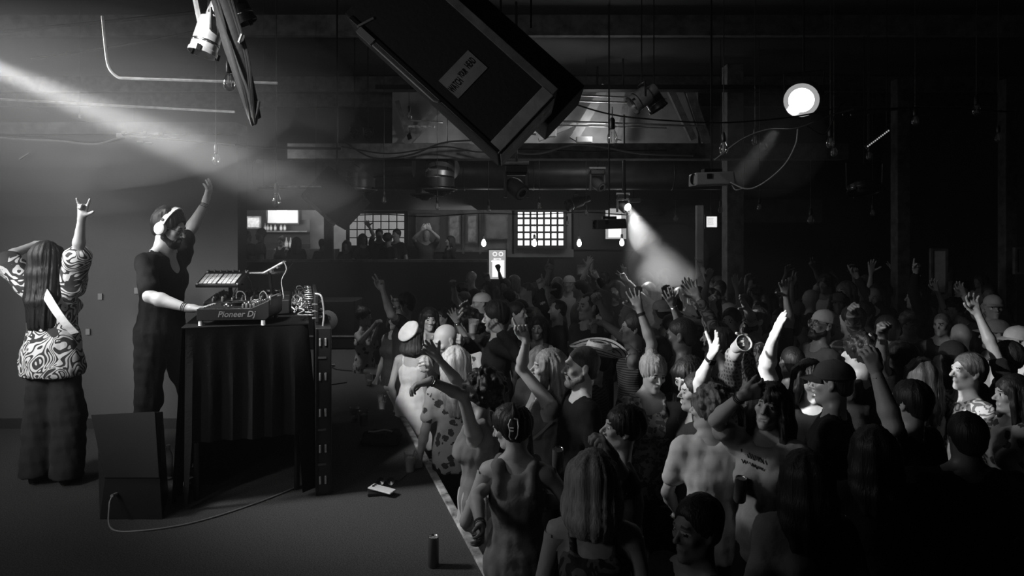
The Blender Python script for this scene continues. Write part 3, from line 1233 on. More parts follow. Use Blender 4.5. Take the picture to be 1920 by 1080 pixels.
    V, Q = grow(allp, bh, keep=lambda V: ~is_head(V, -.014) & ~is_arm(V, 'R', -.02) & ~is_arm(V, 'L', -.02) & ~is_hand(V, 'R') & ~is_hand(V, 'L'))
    put(V, Q, np.where(V[Q[:, 0], 2] < ((ank[0][2] + .01)), 5, 0) if not sit else np.zeros(len(Q), int))
    me = raw_mesh('body', np.concatenate(Vs), np.concatenate(Qs), [M['skin'], M['lips'], M['brow'], M['eye'], M['pupil'], M['shoe']], np.concatenate([np.asarray(m) for m in Ms]))
    bo = bpy.data.objects.new('body', me)
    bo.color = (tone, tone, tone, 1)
    link(bo, root)
    NV[0] += len(me.polygons) * 2
    # --- hair
    def piece(nm_, prims, h, tn, mt, disp=None, lab=None, parent=root, keep=None):
        V, Q = grow(prims, h, keep=keep)
        if not len(Q):
            return None
        if disp is not None:
            N = normals(V, Q)
            V = V + N * disp(V)[:, None]
        o = bpy.data.objects.new(nm_, raw_mesh(nm_, V, Q, [mt]))
        o.color = (tn, tn, tn, 1)
        link(o, parent)
        NV[0] += len(Q) * 2
        if lab:
            o['label'] = lab
        return o
    if hat and hat[0] in ('cap', 'backcap', 'beanie') and hair in ('short', 'tousled', 'receding', 'curly', 'afro'):
        hair = 'buzz'
    if hair != 'bald':
        hp_ = hair_prims(hair, hc, Rh, hs, hairlen, None, seed)

        def strands(V):
            L = (V - hc)
            ang = np.arctan2(L[:, 1], L[:, 0])
            ph = wob(V * [1, 1, .35], 26 if hair == 'wavy' else 12, seed)
            q_ = .5 if hair in ('short', 'tousled', 'receding') else 1.0
            return q_ * (.0028 * np.sin(ang * 19 + ph * 7) + .0026 * np.sin(ang * 31 + ph * 13) + wob(V * [1, 1, .5], 60, seed + 3) * .002)
        piece('hair', hp_, max(.0085 if detail > 2 else .0115, vis * 1.25), hairtone, M['hair'], strands if detail and hair not in ('buzz',) else None)
    if beard:
        piece('beard', beard_prims(hc, Rh, hs), max(.006, vis), beardtone or hairtone, M['hair'], lambda V: wob(V, 300, 2) * .001)
    # --- clothes
    ch = [.040, .030, .023, .0165][min(3, detail)]
    infl = .013 * k
    up = []
    for p in torso:
        if p[0] == 'e':
            up.append(ell(p[1], p[2] + infl, p[5]))
        else:
            up.append(rcone(p[1], p[2], p[3] + infl * .8, p[4] + infl * .8, p[5]))

    def folds(V):
        z = V[:, 2] / k
        return (wob(V * [1, 1, 1.6], 26, seed + 1) * .008 + wob(V * [1.4, 1.4, .6], 48, seed + 2) * .0055) * (1.0 if detail else 0)

    def sleeve(nm, frac, extra, puff=0):
        S, E, Wr, _ = armp[nm]
        out = []
        fa = 1 + (build - 1) * .7
        if frac <= 1:
            e_ = S + (E - S) * frac
            out.append(rcone(S, e_, (.050 + extra) * k * fa, (.046 + extra * 1.2) * k * fa, .03 * k))
            if puff:
                out.append(ell((S + e_) / 2, np.array([.075, .07, .07]) * k, .02))
        else:
            f2 = frac - 1
            e_ = E + (Wr - E) * f2
            out += [rcone(S, E, (.050 + extra) * k * fa, (.042 + extra) * k * fa, .03 * k), rcone(E, e_, (.042 + extra) * k * fa, (.032 + extra) * k * fa, .02 * k)]
        return out
    cm = M[topmat]
    neck_cut = [ell(T((0, -.02, 1.50)), np.array([.072, .085, .075]) * k, .015, op='s')]
    if top in ('tee', 'long', 'loose', 'vneck', 'half'):
        pr = list(up) + [rcone(T((-.10, .015, 1.435)), T((-.05, .02, 1.47)), .040 * k, .035 * k, .03), rcone(T((.10, .015, 1.435)), T((.05, .02, 1.47)), .040 * k, .035 * k, .03)]
        hem = .80 if top != 'loose' else .78
        if top == 'loose':
            pr.append(rcone(T((0, .01, 1.25)), T((0, .01, .84)), .15 * k, .225 * k, .05, sy=.75))
        else:
            pr.append(rcone(T((0, .01, 1.05)), T((0, .01, .88)), .135 * k * build, .155 * k * build, .05, sy=.8))
        fr_ = {'tee': .62, 'long': 1.9, 'loose': .85, 'vneck': .8, 'half': 1.3}[top]
        for nm in 'RL':
            pr += sleeve(nm, fr_, .012 if top != 'loose' else .034)
        if top == 'vneck':
            neck_cut.append(ell(T((0, -.11, 1.42)), np.array([.05, .06, .10]) * k, .01, op='s'))
        pr += neck_cut
        pr.append(ell(T((0, 0, hem - .2)), np.array([2.5, 2.5, .2]) * k, .008, op='s'))
        tname = 'shirt'
    elif top in ('tank', 'strap', 'dress', 'lace', 'ruffle'):
        pr = list(up)
        pr.append(rcone(T((0, .01, 1.05)), T((0, .01, .88)), .13 * k * build, .155 * k * build, .05, sy=.8))
        topz = {'tank': 1.47, 'strap': 1.345, 'dress': 1.36, 'lace': 1.37, 'ruffle': 1.38}[top]
        pr.append(ell(T((0, 0, topz + .30)), np.array([1.6, 1.6, .30]) * k, .01, op='s'))
        w_ = .032 if top == 'tank' else .014
        for sx in (-1, 1):
            pr.append(ell(T((sx * .205, 0, 1.42)), np.array([.085, .16, .12]) * k, .012, op='s'))
        if top == 'tank':
            pr.append(ell(T((0, 0, 1.50)), np.array([.075, .2, .090]) * k, .012, op='s'))
        for sx in (-1, 1):
            for a_, b_ in (((.085, -.094, 1.34), (.100, -.03, 1.450)), ((.100, -.03, 1.450), (.100, .045, 1.452)), ((.100, .045, 1.452), (.088, .098, 1.33))):
                pr.append(rcone(T((sx * a_[0], a_[1], a_[2])), T((sx * b_[0], b_[1], b_[2])), w_ * k, w_ * k, .01))
        if top in ('dress',):
            pr.append(rcone(T((0, .01, 1.0)), np.array([0, .01, .55]) * k, .14 * k, .27 * k, .06, sy=.8))
        if top == 'lace':
            for nm in 'RL':
                pr += sleeve(nm, .5, .02, 1)
        if top == 'ruffle':
            for sx in (-1, 1):
                pr.append(rcone(T((sx * .13, -.02, 1.43)), T((sx * .22, 0, 1.36)), .045 * k, .06 * k, .02))
            pr += neck_cut
        hem = .80 if top != 'dress' else .52
        pr.append(ell(T((0, 0, hem - .2)), np.array([2.5, 2.5, .2]) * k, .008, op='s'))
        tname = 'dress' if top == 'dress' else 'top'
    else:
        pr = None
    if pr:
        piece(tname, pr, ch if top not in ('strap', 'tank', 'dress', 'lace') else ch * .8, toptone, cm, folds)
    if bottom == 'pants' or bottom == 'wide':
        q = []
        wd = .02 if bottom == 'pants' else .05
        q.append(ell(T((0, .012, .94)), np.array([.170 * wb, .125, .12]) * k + .006, .04))
        for i in range(2):
            q += [rcone(hips[i], knees[i], (.088 * wb + .014) * k, (.058 + wd) * k, .03), rcone(knees[i], ank[i] + [0, 0, -.02 * k], (.058 + wd) * k, (.045 + wd * 1.3) * k, .03)]
        if not sit:
            q.append(ell((0, 0, -.17 * k + .03), np.array([.8, .8, .2]) * k, .006, op='s'))
        piece('trousers', q, .045 if base <= 0 else .014, bottone, M['plain'], folds)
    elif bottom == 'skirt' and top != 'dress':
        q = [ell(T((0, .012, .97)), np.array([.165 * wb, .125, .10]) * k + .006, .04), rcone(T((0, .01, .95)), np.array([0, .01, .52]) * k, .15 * k, .25 * k, .05, sy=.8),
             ell((0, 0, .30 * k), np.array([.8, .8, .2]) * k, .006, op='s')]
        piece('skirt', q, .018, bottone, M['plain'], lambda V: .010 * np.sin(np.arctan2(V[:, 1], V[:, 0]) * 26))
    if hat:
        kind, tn = hat[0], hat[1]
        if kind == 'cap':
            cap_part(root, hc, Rh, hs, tn, patch=(len(hat) > 2))
        elif kind == 'backcap':
            cap_part(root, hc, Rh, hs, tn, backward=True)
        elif kind == 'beanie':
            cap_part(root, hc, Rh, hs, tn, brim=False, name='beanie')
        elif kind == 'beret':
            beret_part(root, hc, Rh, hs, tn)
        elif kind == 'straw':
            brimhat_part(root, hc, Rh, hs)
        elif kind == 'headphones':
            headphones_part(root, hc, Rh, hs)
        elif kind == 'band':
            b = MB()
            ring = [hc + Rh @ (np.array([.086 * math.cos(a), .02 + .10 * math.sin(a), .075]) * hs) for a in [2 * PI * i / 24 for i in range(24)]]
            b.tube(ring, .008, M['plain'], 6, closed=True)
            b.build('headband', root, smooth=True, color=tn)
    if glasses:
        glasses_part(root, hc, Rh, hs, M['chrome'] if glasses == 'metal' else M['black'], dark=(glasses == 'sun'))
    for a in arms:
        if a.get('watch') or a.get('band'):
            S, E, Wr, _ = armp[a['s']]
            d = unit(Wr - E)
            b = MB()
            Rf = frame_to(d)
            c0 = Wr - d * .02 * k
            r0 = .0275 * k
            if a.get('watch'):
                b.lathe([(r0 - .002, -.011), (r0 + .003, -.010), (r0 + .003, .010), (r0 - .002, .011)], M['black'], c=c0, R=Rf, n=18)
                b.box(Vector(c0) + Rf @ Vector((0, -(r0 + .004), 0)), (.034, .010, .036), M['gloss'], Rf)
                b.build('watch', root, smooth=True)
            else:
                for q_ in range(3):
                    b.lathe([(r0 - .001, -.003 + q_ * .011), (r0 + .003, q_ * .011), (r0 - .001, .003 + q_ * .011)], M['chrome'] if q_ % 2 else M['darkgrey'], c=c0, R=Rf, n=18)
                b.build('bracelet', root, smooth=True)

    def world(p):
        return Rw @ np.array(p) + loc
    info = {'D': D, 'root': root, 'loc': loc, 'Rw': Rw, 'hc': hc, 'Rh': Rh, 'k': k, 'T': T, 'world': world,
            'wrist': {nm: world(hands[nm][0]) for nm in hands}, 'hdir': {nm: Rw @ hands[nm][1] for nm in hands},
            'grip': {nm: world(hands[nm][0] + hands[nm][1] * .075 * k + unit(hands[nm][2] - hands[nm][1] * (hands[nm][2] @ hands[nm][1])) * .035 * k) for nm in hands},
            'armp': armp, 'torso': up, 'S': {nm: armp[nm][0] for nm in armp}, 'folds': folds}
    return info


# ---------------------------------------------------------------- the setting
def struct(name, mb, parent=None, smooth=False, bevel=0):
    o = mb.build(name, parent, smooth=smooth, bevel=bevel)
    if parent is None:
        o['kind'] = 'structure'
    return o


M['dancefloor'] = mat('dark_dance_floor', 0.03, 0.45, noise=(3, 0.5))
M['carpet'] = mat('dark_stage_carpet', 0.085, 0.95, noise=(130, 0.45), bump=(260, 0.9, 0.006), spec=0.05)
M['stagewall'] = mat('painted_stage_wall', 0.085, 0.75, noise=(1.3, 0.10))
M['blackwall'] = mat('black_wall_paint', 0.018, 0.8, noise=(2, 0.3))
M['ceilpaint'] = mat('black_ceiling_paint', 0.03, 0.8, noise=(1.5, 0.4), bump=(14, 0.3))
M['plaster'] = mat('grey_plaster', 0.22, 0.8, noise=(4, 0.25))
M['backwall'] = mat('dim_brown_wall', 0.16, 0.8, noise=(3, 0.25))
M['trimscuff'] = mat('scuffed_white_edge', 0.30, 0.55, noise=(11, 0.95), bump=(40, 0.5))
M['glow'] = mat('window_daylight', 0.8, 0.5, emit=1.25)
M['dimglow'] = mat('dim_window_daylight', 0.5, 0.5, emit=0.20)
M['screen'] = mat('bright_screen', 0.8, 0.4, emit=1.1)
M['screenmid'] = mat('mid_screen', 0.5, 0.4, emit=0.32)
M['lampface'] = mat('lamp_face', 0.9, 0.3, emit=6.0)
M['filament'] = mat('lit_bulb', 0.9, 0.3, emit=9.0)


def edge_x(y):
    return -0.14 - 0.3099 * (y - 3.35)


SZ = 0.6
mb = MB()
mb.box((1.0, 8.5, FZ - .1), (22, 24, 0.2), M['dancefloor'])
struct('floor', mb)
mb = MB()
pts = [(-9.9, -3.4), (edge_x(-3.4), -3.4), (edge_x(10.6), 10.6), (-9.9, 10.6)]
vs_ = [(x, y, SZ) for x, y in pts] + [(x, y, FZ + .001) for x, y in pts]
mb.add(vs_, [(0, 1, 2, 3), (7, 6, 5, 4), (4, 5, 1, 0), (5, 6, 2, 1), (6, 7, 3, 2), (7, 4, 0, 3)], M['carpet'])
stage = struct('floor_stage', mb)
# worn edge strip of the stage, in boarded lengths
ye = [-1.6, 0.2, 1.9, 3.2, 4.35, 5.2, 6.1, 7.0, 8.05]
for i in range(len(ye) - 1):
    y0, y1 = ye[i] + .004, ye[i + 1] - .004
    a, b = np.array([edge_x(y0), y0, 0]), np.array([edge_x(y1), y1, 0])
    d = unit(b - a)
    c = (a + b) / 2
    mb = MB()
    R = Matrix.Rotation(math.atan2(d[1], d[0]), 3, 'Z')
    mb.box((c[0] + .022, c[1] + .007, SZ - .012), (np.linalg.norm(b - a), .050, .050), M['trimscuff'] if i > 2 else M['woodgrey'], R)
    mb.build('edge_board', stage, bevel=.006)
mb = MB()
a = np.array([edge_x(-1.6), -1.6, 0])
b = np.array([edge_x(10.4), 10.4, 0])
R = Matrix.Rotation(math.atan2(b[1] - a[1], b[0] - a[0]), 3, 'Z')
c = (a + b) / 2
mb.box((c[0] + .03, c[1] + .01, .20), (np.linalg.norm(b - a), .02, .70), M['blackwall'], R)
mb.build('stage_front', stage)

for nm, c, s in (('wall_left', (-10.0, 8.5, 2.3), (.2, 24, 5.0)), ('wall_right', (9.0, 8.5, 2.3), (.2, 24, 5.0)), ('wall_front', (0, -3.5, 2.3), (20, .2, 5.0))):
    mb = MB()
    mb.box(c, s, M['blackwall'])
    struct(nm, mb)
mb = MB()
mb.box((0, 8.5, 4.9), (20.2, 24.2, .2), M['ceilpaint'])
struct('ceiling', mb)
mb = MB()
mb.box((0, 19.7, 1.15), (20, .2, 2.7), M['blackwall'])
mb.box((0, 19.7, 3.65), (20, .2, 2.3), M['backwall'])
struct('wall_back', mb)
# stage back wall, left part of the picture
mb = MB()
mb.box((-6.15, 5.95, 1.86), (7.6, .2, 2.52), M['stagewall'])
mb.box((-6.15, 5.93, 3.16), (7.6, .26, .10), M['wood'])
sw = struct('wall_stage', mb)
mb = MB()
mb.box((-6.15, 5.835, .64), (7.6, .03, .08), M['blackwall'])
struct('baseboard_stage', mb)
for px, py, nm in ((188, 556, 'outlet'), (256, 545, 'outlet'), (165, 622, 'outlet')):
    p = P(px, py, 5.84)
    mb = MB()
    mb.box(p, (.035, .012, .05), M['grey'])
    mb.build('socket_plate', sw)
# ceiling joists and beams
for i, y in enumerate([1.0, 2.4, 3.8, 5.2, 6.6, 8.0, 11.2, 12.6]):
    mb = MB()
    mb.box((0, y, 4.68), (19.6, .09, .24), M['wood'])
    o = struct('trim_joist', mb)
mb = MB()
mb.box(P(1065, 283, 9.0) + np.array([0, .15, 0]), (7.4, .30, .20), M['wood'])
struct('trim_beam', mb)
mb = MB()
mb.box(P(1130, 163, 9.0) + np.array([0, .1, 0]), (6.0, .2, .06), M['blackmetal'])
struct('trim_header', mb)
# pale boarded clerestory behind the beam with leaning studs
mb = MB()
pA, pB = P(735, 268, 9.9), P(1310, 165, 9.9)
mb.box(((pA[0] + pB[0]) / 2, 9.95, (pA[2] + pB[2]) / 2), (pB[0] - pA[0], .05, pB[2] - pA[2]), M['plaster'])
att = struct('wall_attic', mb)
for (x0, y0, x1, y1, w, mt) in ((1135, 162, 1075, 262, .12, 'plaster'), (1180, 162, 1160, 262, .08, 'wood'), (820, 205, 760, 270, .12, 'wood'), (1290, 165, 1325, 270, .12, 'wood'),
                              (900, 215, 980, 270, .09, 'wood'), (1010, 262, 1080, 232, .05, 'plaster'), (1255, 165, 1300, 262, .09, 'wood'), (745, 190, 770, 262, .06, 'wood')):
    a, b = P(x0, y0, 9.7), P(x1, y1, 9.7)
    d = b - a
    mb = MB()
    mb.box((a + b) / 2, (w, .09, np.linalg.norm(d)), M[mt], frame_to(d, (0, 1, 0)))
    mb.build('stud', att)
for (x0, y0, x1, y1, r, mt) in ((765, 237, 815, 238, .018, 'cream'), (940, 246, 1005, 251, .02, 'cream'), (985, 225, 1320, 237, .014, 'steel'), (985, 233, 1250, 240, .010, 'steel'),
                                (1075, 178, 1250, 186, .013, 'steel'), (1075, 189, 1250, 195, .013, 'steel'), (770, 226, 830, 229, .012, 'steel')):
    mb = MB()
    mb.tube([P(x0, y0, 9.3), P(x1, y1, 9.3)], r, M[mt], 8)
    mb.build('pipe', att, smooth=True)
mb = MB()
mb.box(P(1036, 242, 9.5), (.10, .10, .22), M['paper'])
mb.box(P(1095, 262, 9.5), (.22, .10, .08), M['grey'])
mb.build('junction_box', att, bevel=.01)
# posts
for px0, px1, D, mt, nm in ((1305, 1318, 11.0, 'woodpale', 0), (1358, 1390, 9.6, 'wood', 0), (1676, 1700, 10.5, 'wood', 0), (1878, 1900, 10.5, 'wood', 0), (609, 624, 14.4, 'blackwall', 0)):
    a, b = P(px0, 500, D), P(px1, 500, D)
    mb = MB()
    top_ = 4.6 if D < 14 else 2.75
    if mt == 'woodpale':
        top_ = P(1310, 385, D)[2]
    mb.box(((a[0] + b[0]) / 2, D, (top_ + FZ) / 2), (b[0] - a[0], b[0] - a[0], top_ - FZ), M[mt])
    struct('column', mb, bevel=.01)
# soffit over the raised rear bar
mb = MB()
mb.box((-2.9, 14.2, (2.70 + 4.8) / 2), (9.8, .25, 2.1), M['blackwall'])
mb.box((4.5, 16.5, 3.9), (8.5, .25, 1.75), M['blackwall'])
struct('wall_soffit', mb)
# raised floor and its solid rail
mb = MB()
mb.box((-4.7, 16.8, .195), (10.4, 5.6, .69), M['dancefloor'])
struct('floor_raised', mb)
mb = MB()
mb.box((-5.0, 13.95, .745), (9.0, .12, 1.79), M['blackwall'])
mb.box((-5.0, 13.95, 1.66), (9.0, .22, .05), M['wood'])
struct('wall_rail', mb)
# rear partition with panels: bar side
mb = MB()
mb.box((-7.6, 18.0, 1.7), (4.2, .1, 2.4), M['backwall'])
mb.box((P(588, 430, 17.0)[0], 17.0, 1.7), (.56, .06, 2.3), M['plaster'])
mb.box((P(641, 430, 17.0)[0], 17.0, 1.7), (.52, .06, 2.3), M['plaster'])
struct('wall_bar', mb)
mb = MB()
mb.box((P(860, 430, 15.4)[0] + .1, 15.45, 2.3), (2.9, .1, 1.05), M['backwall'])
mb.box((P(880, 430, 15.4)[0] + .3, 15.45, .82), (3.2, .14, 2.0), M['blackwall'])
struct('wall_rear', mb)


def block_window(idx, px0, py0, px1, py1, D, nc, nr, mt, bar):
    a, b = P(px0, py1, D), P(px1, py0, D)
    w, h = b[0] - a[0], b[2] - a[2]
    wn = empty('window_%d' % idx, ((a[0] + b[0]) / 2, D, a[2]), None, None)
    wn['kind'] = 'structure'
    fm = MB()
    for (c, s) in (((0, 0, -.02), (w + .12, .09, .06)), ((0, 0, h + .02), (w + .12, .09, .06)), ((-w / 2 - .03, 0, h / 2), (.06, .09, h)), ((w / 2 + .03, 0, h / 2), (.06, .09, h))):
        fm.box(c, s, M['blackwall'])
    fm.build('window_frame', wn)
    rr = np.random.RandomState(idx)
    me = None
    for i in range(nc):
        for j in range(nr):
            cw, ch_ = w / nc, h / nr
            if me is None:
                pb = MB()
                q = (cw - bar) / 2, (ch_ - bar) / 2
                pb.add([(-q[0], 0, -q[1]), (q[0], 0, -q[1]), (q[0], 0, q[1]), (-q[0], 0, q[1]),
                        (-q[0] * .8, -.02, -q[1] * .8), (q[0] * .8, -.02, -q[1] * .8), (q[0] * .8, -.02, q[1] * .8), (-q[0] * .8, -.02, q[1] * .8)],
                       [(4, 5, 6, 7), (0, 1, 5, 4), (1, 2, 6, 5), (2, 3, 7, 6), (3, 0, 4, 7)], mt)
                me = pb.mesh('glass_block')
            o = bpy.data.objects.new('glass_block', me)
            link(o, wn)
            o.location = (-w / 2 + cw * (i + .5), -.01, ch_ * (j + .5))
    gb = MB()
    for i in range(1, nc):
        gb.box((-w / 2 + w / nc * i, 0, h / 2), (bar, .03, h), M['blackwall'])
    for j in range(1, nr):
        gb.box((0, 0, h / nr * j), (w, .026, bar), M['blackwall'])
    gb.box((0, .04, h / 2), (w, .01, h), M['blackwall'])
    gb.build('mullions', wn)
    return wn


block_window(1, 969, 396, 1058, 462, 15.2, 7, 5, M['glow'], .045)
block_window(2, 655, 400, 759, 461, 14.9, 7, 4, M['dimglow'], .022)
mb = MB()
mb.box((P(1013, 430, 15.3)[0], 15.38, 2.25), (1.5, .1, 1.15), M['backwall'])
mb.box((P(1013, 430, 15.3)[0] + .9, 15.45, .82), (3.4, .14, 1.96), M['blackwall'])
mb.box((P(1130, 430, 15.3)[0], 15.38, 2.35), (1.4, .1, 1.0), M['blackwall'])
mb.box((P(715, 430, 15.3)[0] + .1, 15.2, 1.2), (1.9, .1, 1.45), M['blackwall'])
struct('wall_rear_centre', mb)
# door jamb strip and trims of the rear room
for px in (766, 868, 900, 962):
    mb = MB()
    mb.box((P(px, 430, 15.3)[0], 15.36, 2.3), (.05, .06, 1.1), M['wood'])
    struct('trim_post', mb)
mb = MB()
mb.box((P(880, 471, 15.3)[0] + .3, 15.36, P(880, 471, 15.3)[2]), (3.2, .05, .04), M['wood'])
struct('trim_rail', mb)

# thin theatrical haze filling the hall
vm = bpy.data.materials.new('haze')
vm.use_nodes = True
vn = vm.node_tree.nodes
vn.clear()
vo = vn.new('ShaderNodeOutputMaterial')
vp = vn.new('ShaderNodeVolumeScatter')
vp.inputs['Color'].default_value = (1, 1, 1, 1)
vp.inputs['Density'].default_value = 0.0035
vp.inputs['Anisotropy'].default_value = 0.15
vm.node_tree.links.new(vp.outputs[0], vo.inputs['Volume'])
mb = MB()
mb.box((-.5, 8.0, 2.4), (18.8, 22.6, 4.72), vm)
hz = mb.build('haze')
hz['kind'] = 'stuff'
tag(hz, 'thin grey haze hanging in the whole hall', 'haze')


def plume(c, r, dens, label):
    m = bpy.data.materials.new('smoke_plume')
    m.use_nodes = True
    n_ = m.node_tree.nodes
    n_.clear()
    o_ = n_.new('ShaderNodeOutputMaterial')
    p_ = n_.new('ShaderNodeVolumeScatter')
    p_.inputs['Density'].default_value = dens
    p_.inputs['Color'].default_value = (1, 1, 1, 1)
    p_.inputs['Anisotropy'].default_value = 0.1
    m.node_tree.links.new(p_.outputs[0], o_.inputs['Volume'])
    mb_ = MB()
    mb_.lathe([(.0001, -1)] + [(math.cos(a), math.sin(a)) for a in [-1.4 + .28 * i for i in range(11)]] + [(.0001, 1)], m, n=24)
    o = mb_.build('smoke_plume', None, smooth=True)
    o.location = c
    o.scale = r
    o['kind'] = 'stuff'
    tag(o, label, 'smoke')
    return o


plume((-4.3, 4.95, 2.5), (3.3, .95, 2.2), .010, 'even grey haze over the left of the stage')
plume((0, 10.5, 2.2), (5.5, 2.6, 1.6), .012, 'faint haze over the rear of the crowd')
plume(P(1435, 268, 6.15), (.55, .40, .50), .13, 'haze under the glaring floodlight')
for f_, d_ in ((1.25, .028), (1.0, .034), (.75, .044)):
    plume(P(90, 185, 4.75), (1.75 * f_, .75 * f_, .66 * f_), d_, 'smoke drifting through the shaft of light at the upper left')
for f_, d_ in ((1.3, .014), (1.0, .018), (.7, .022)):
    plume(P(390, 295, 4.95), (1.3 * f_, .6 * f_, .55 * f_), d_, 'thinner smoke where the shaft of light fades')
for (x_, y_, D_, rx_, rz_, dn) in ((1235, 500, 7.9, .36, .30, .42), (1262, 478, 8.1, .42, .38, .25), (1210, 432, 8.9, .22, .34, .02), (1225, 540, 7.4, .42, .36, .20), (1180, 575, 6.6, .35, .30, .20), (1290, 440, 8.0, .40, .35, .12)):
    plume(P(x_, y_, D_ + .5), (rx_ * 1.05, .5, rz_ * 1.05), dn * 2.2, 'puff of smoke hanging over the crowd right of the bright windows')


# ---------------------------------------------------------------- writing helper
def text_mesh(body, size, m, name='lettering', parent=None, extrude=.001, X=None, shear=0, bold=0):
    cu = bpy.data.curves.new(name, 'FONT')
    cu.body = body
    cu.size = size
    cu.extrude = extrude
    cu.shear = shear
    cu.offset = bold
    cu.align_x = 'CENTER'
    cu.align_y = 'CENTER'
    cu.resolution_u = 3
    o = bpy.data.objects.new(name, cu)
    COL.objects.link(o)
    dg = bpy.context.evaluated_depsgraph_get()
    me = bpy.data.meshes.new_from_object(o.evaluated_get(dg))
    me.materials.clear()
    me.materials.append(m)
    bpy.data.objects.remove(o)
    n = bpy.data.objects.new(name, me)
    link(n, parent)
    if X is not None:
        n.matrix_local = X
    return n


def m4(R, loc):
    X = R.to_4x4() if isinstance(R, Matrix) else Matrix(R.tolist()).to_4x4()
    X.translation = Vector(loc)
    return X


# ---------------------------------------------------------------- DJ table under a black cloth
TZ = 1.69
TA = math.atan2(0.296, 0.955)                    # the table stands parallel to the stage edge
NC = np.array([-1.30, 4.42, 0.0])                # its near corner on the crowd side
TX0, TX1, TY0, TY1 = -0.74, -0.04, 0.0, 1.36


def on_table(x, y, z=0.0):
    return NC + rz(TA) @ np.array([x, y, 0]) + np.array([0, 0, z])


def turned(o, x, y, z):
    o.location = on_table(x, y, z)
    o.rotation_euler = (0, 0, TA)
    return o


t = empty('dj_table', on_table((TX0 + TX1) / 2, (TY0 + TY1) / 2, SZ), 'tall folding table behind black drape carrying the disc jockey gear', 'table')
t.rotation_euler = (0, 0, TA)
mb = MB()
mb.box((0, 0, TZ - SZ - .02), (TX1 - TX0 - .02, TY1 - TY0 - .02, .035), M['darkgrey'])
mb.build('table_top', t, bevel=.01)
for sx in (-1, 1):
    for sy in (-1, 1):
        mb = MB()
        mb.tube([(sx * .30, sy * .6, 0.0), (sx * .30, sy * .6, TZ - SZ - .03)], .018, M['blackmetal'], 8)
        mb.build('leg', t, smooth=True)
w, l, h = (TX1 - TX0) / 2, (TY1 - TY0) / 2, TZ - SZ


def drape(u, v):
    """skirt round the table: u runs round, v down"""
    per = [(-w, -l), (w, -l), (w, l), (-w, l)]
    L = [2 * w, 2 * l, 2 * w, 2 * l]
    s = u * sum(L) * .9999
    i = 0
    while s > L[i]:
        s -= L[i]
        i += 1
    a, b = per[i], per[(i + 1) % 4]
    f = s / L[i]
    x, y = a[0] + (b[0] - a[0]) * f, a[1] + (b[1] - a[1]) * f
    n = (0, -1) if i == 0 else (1, 0) if i == 1 else (0, 1) if i == 2 else (-1, 0)
    pl = .018 * math.sin(u * 2 * PI * 34) * min(1, v * 2) + .012 * math.sin(u * 2 * PI * 11 + 1) * v
    flare = .02 + .05 * v
    bot = .02
    if i == 0 and f > .06:
        bot = .40 if f < .98 else .02
        bot = .02 if f > .12 and f < .0 else bot
    zz = h - v * (h - bot)
    return (x + n[0] * (pl + flare), y + n[1] * (pl + flare), zz + (.004 if v == 0 else 0))


M['drape'] = mat('black_drape', 0.006, 0.9, bump=(60, 0.3), spec=0.2)
mb = MB()
mb.grid(drape, 180, 10, M['drape'])
mb.box((0, 0, h + .003), (2 * w + .05, 2 * l + .05, .008), M['drape'])
cl = mb.build('tablecloth', None, smooth=True)
cl.location = t.location
cl.rotation_euler = (0, 0, TA)
tag(cl, 'black cloth draped over the disc jockey table, short at the near end', 'tablecloth')

# ---------------------------------------------------------------- gear case standing at the crowd side of the table
g = empty('gear_rack', on_table(.075, -.04, SZ), 'narrow black equipment rack with metal buckles at the crowd side of the table', 'rack')
g.rotation_euler = (0, 0, TA)
mb = MB()
mb.box((0, .32, .535), (.10, .72, 1.07), M['black'])
mb.build('case', g, bevel=.006)
for z in (.10, .30, .53, .76, .98):
    for dx in (-.022, .012):
        mb = MB()
        mb.box((dx, -.048, z), (.012, .014, .05), M['steel'])
        mb.build('buckle', g, bevel=.003)
mb = MB()
for dx in (-.043, .043):
    mb.box((dx, -.043, .535), (.010, .012, 1.06), M['blackmetal'])
mb.build('corner_rail', g)
for z in (.20, .42, .88):
    mb = MB()
    mb.box((-.01, -.045, z), (.05, .01, .012), M['darkgrey'])
    mb.build('rack_ear', g)

# ---------------------------------------------------------------- main deck
dz = TZ + .008
deck = empty('dj_controller', on_table(-.46, .17, dz), 'black disc jockey deck with pads, knobs and feet nearest the lens', 'turntable')
deck.rotation_euler = (0, 0, TA * .35)
mb = MB()
mb.add([(-.20, -.16, .03), (.22, -.16, .03), (.22, .20, .03), (-.20, .20, .03), (-.20, -.16, .105), (.13, -.16, .105), (.24, -.16, .155), (-.20, .20, .105), (.13, .20, .105), (.24, .20, .155), (.24, -.16, .05), (.24, .20, .05)],
       [(0, 3, 2, 1), (0, 1, 10, 6, 5, 4), (3, 7, 8, 9, 11, 2), (4, 5, 8, 7), (5, 6, 9, 8), (6, 10, 11, 9), (0, 4, 7, 3), (1, 2, 11, 10)], M['black'])
mb.build('deck_body', deck, bevel=.004)
for sx in (-1, 1):
    for sy in (-1, 1):
        mb = MB()
        mb.lathe([(.0001, .032), (.014, .032), (.014, .006), (.017, 0), (.0001, 0)], M['white'] if sy < 0 else M['grey'], c=(.01 + sx * .19, .02 + sy * .165, -.004), n=12)
        mb.build('foot', deck, smooth=True)
mb = MB()
mb.lathe([(.0001, .02), (.075, .02), (.082, .014), (.086, 0)], M['gloss'], c=(-.03, .05, .105), n=32)
mb.lathe([(.078, .0205), (.080, .022), (.082, .0205)], M['chrome'], c=(-.03, .05, .105), n=32)
mb.build('jog_wheel', deck, smooth=True)
kn = MB()
kn.lathe([(.0001, .022), (.007, .022), (.009, .018), (.010, 0)], M['darkgrey'], n=10)
kn.lathe([(.0055, .0222), (.006, .0235), (.0065, .0222)], M['chrome'], n=10)
knob_me = kn.mesh('knob', True)
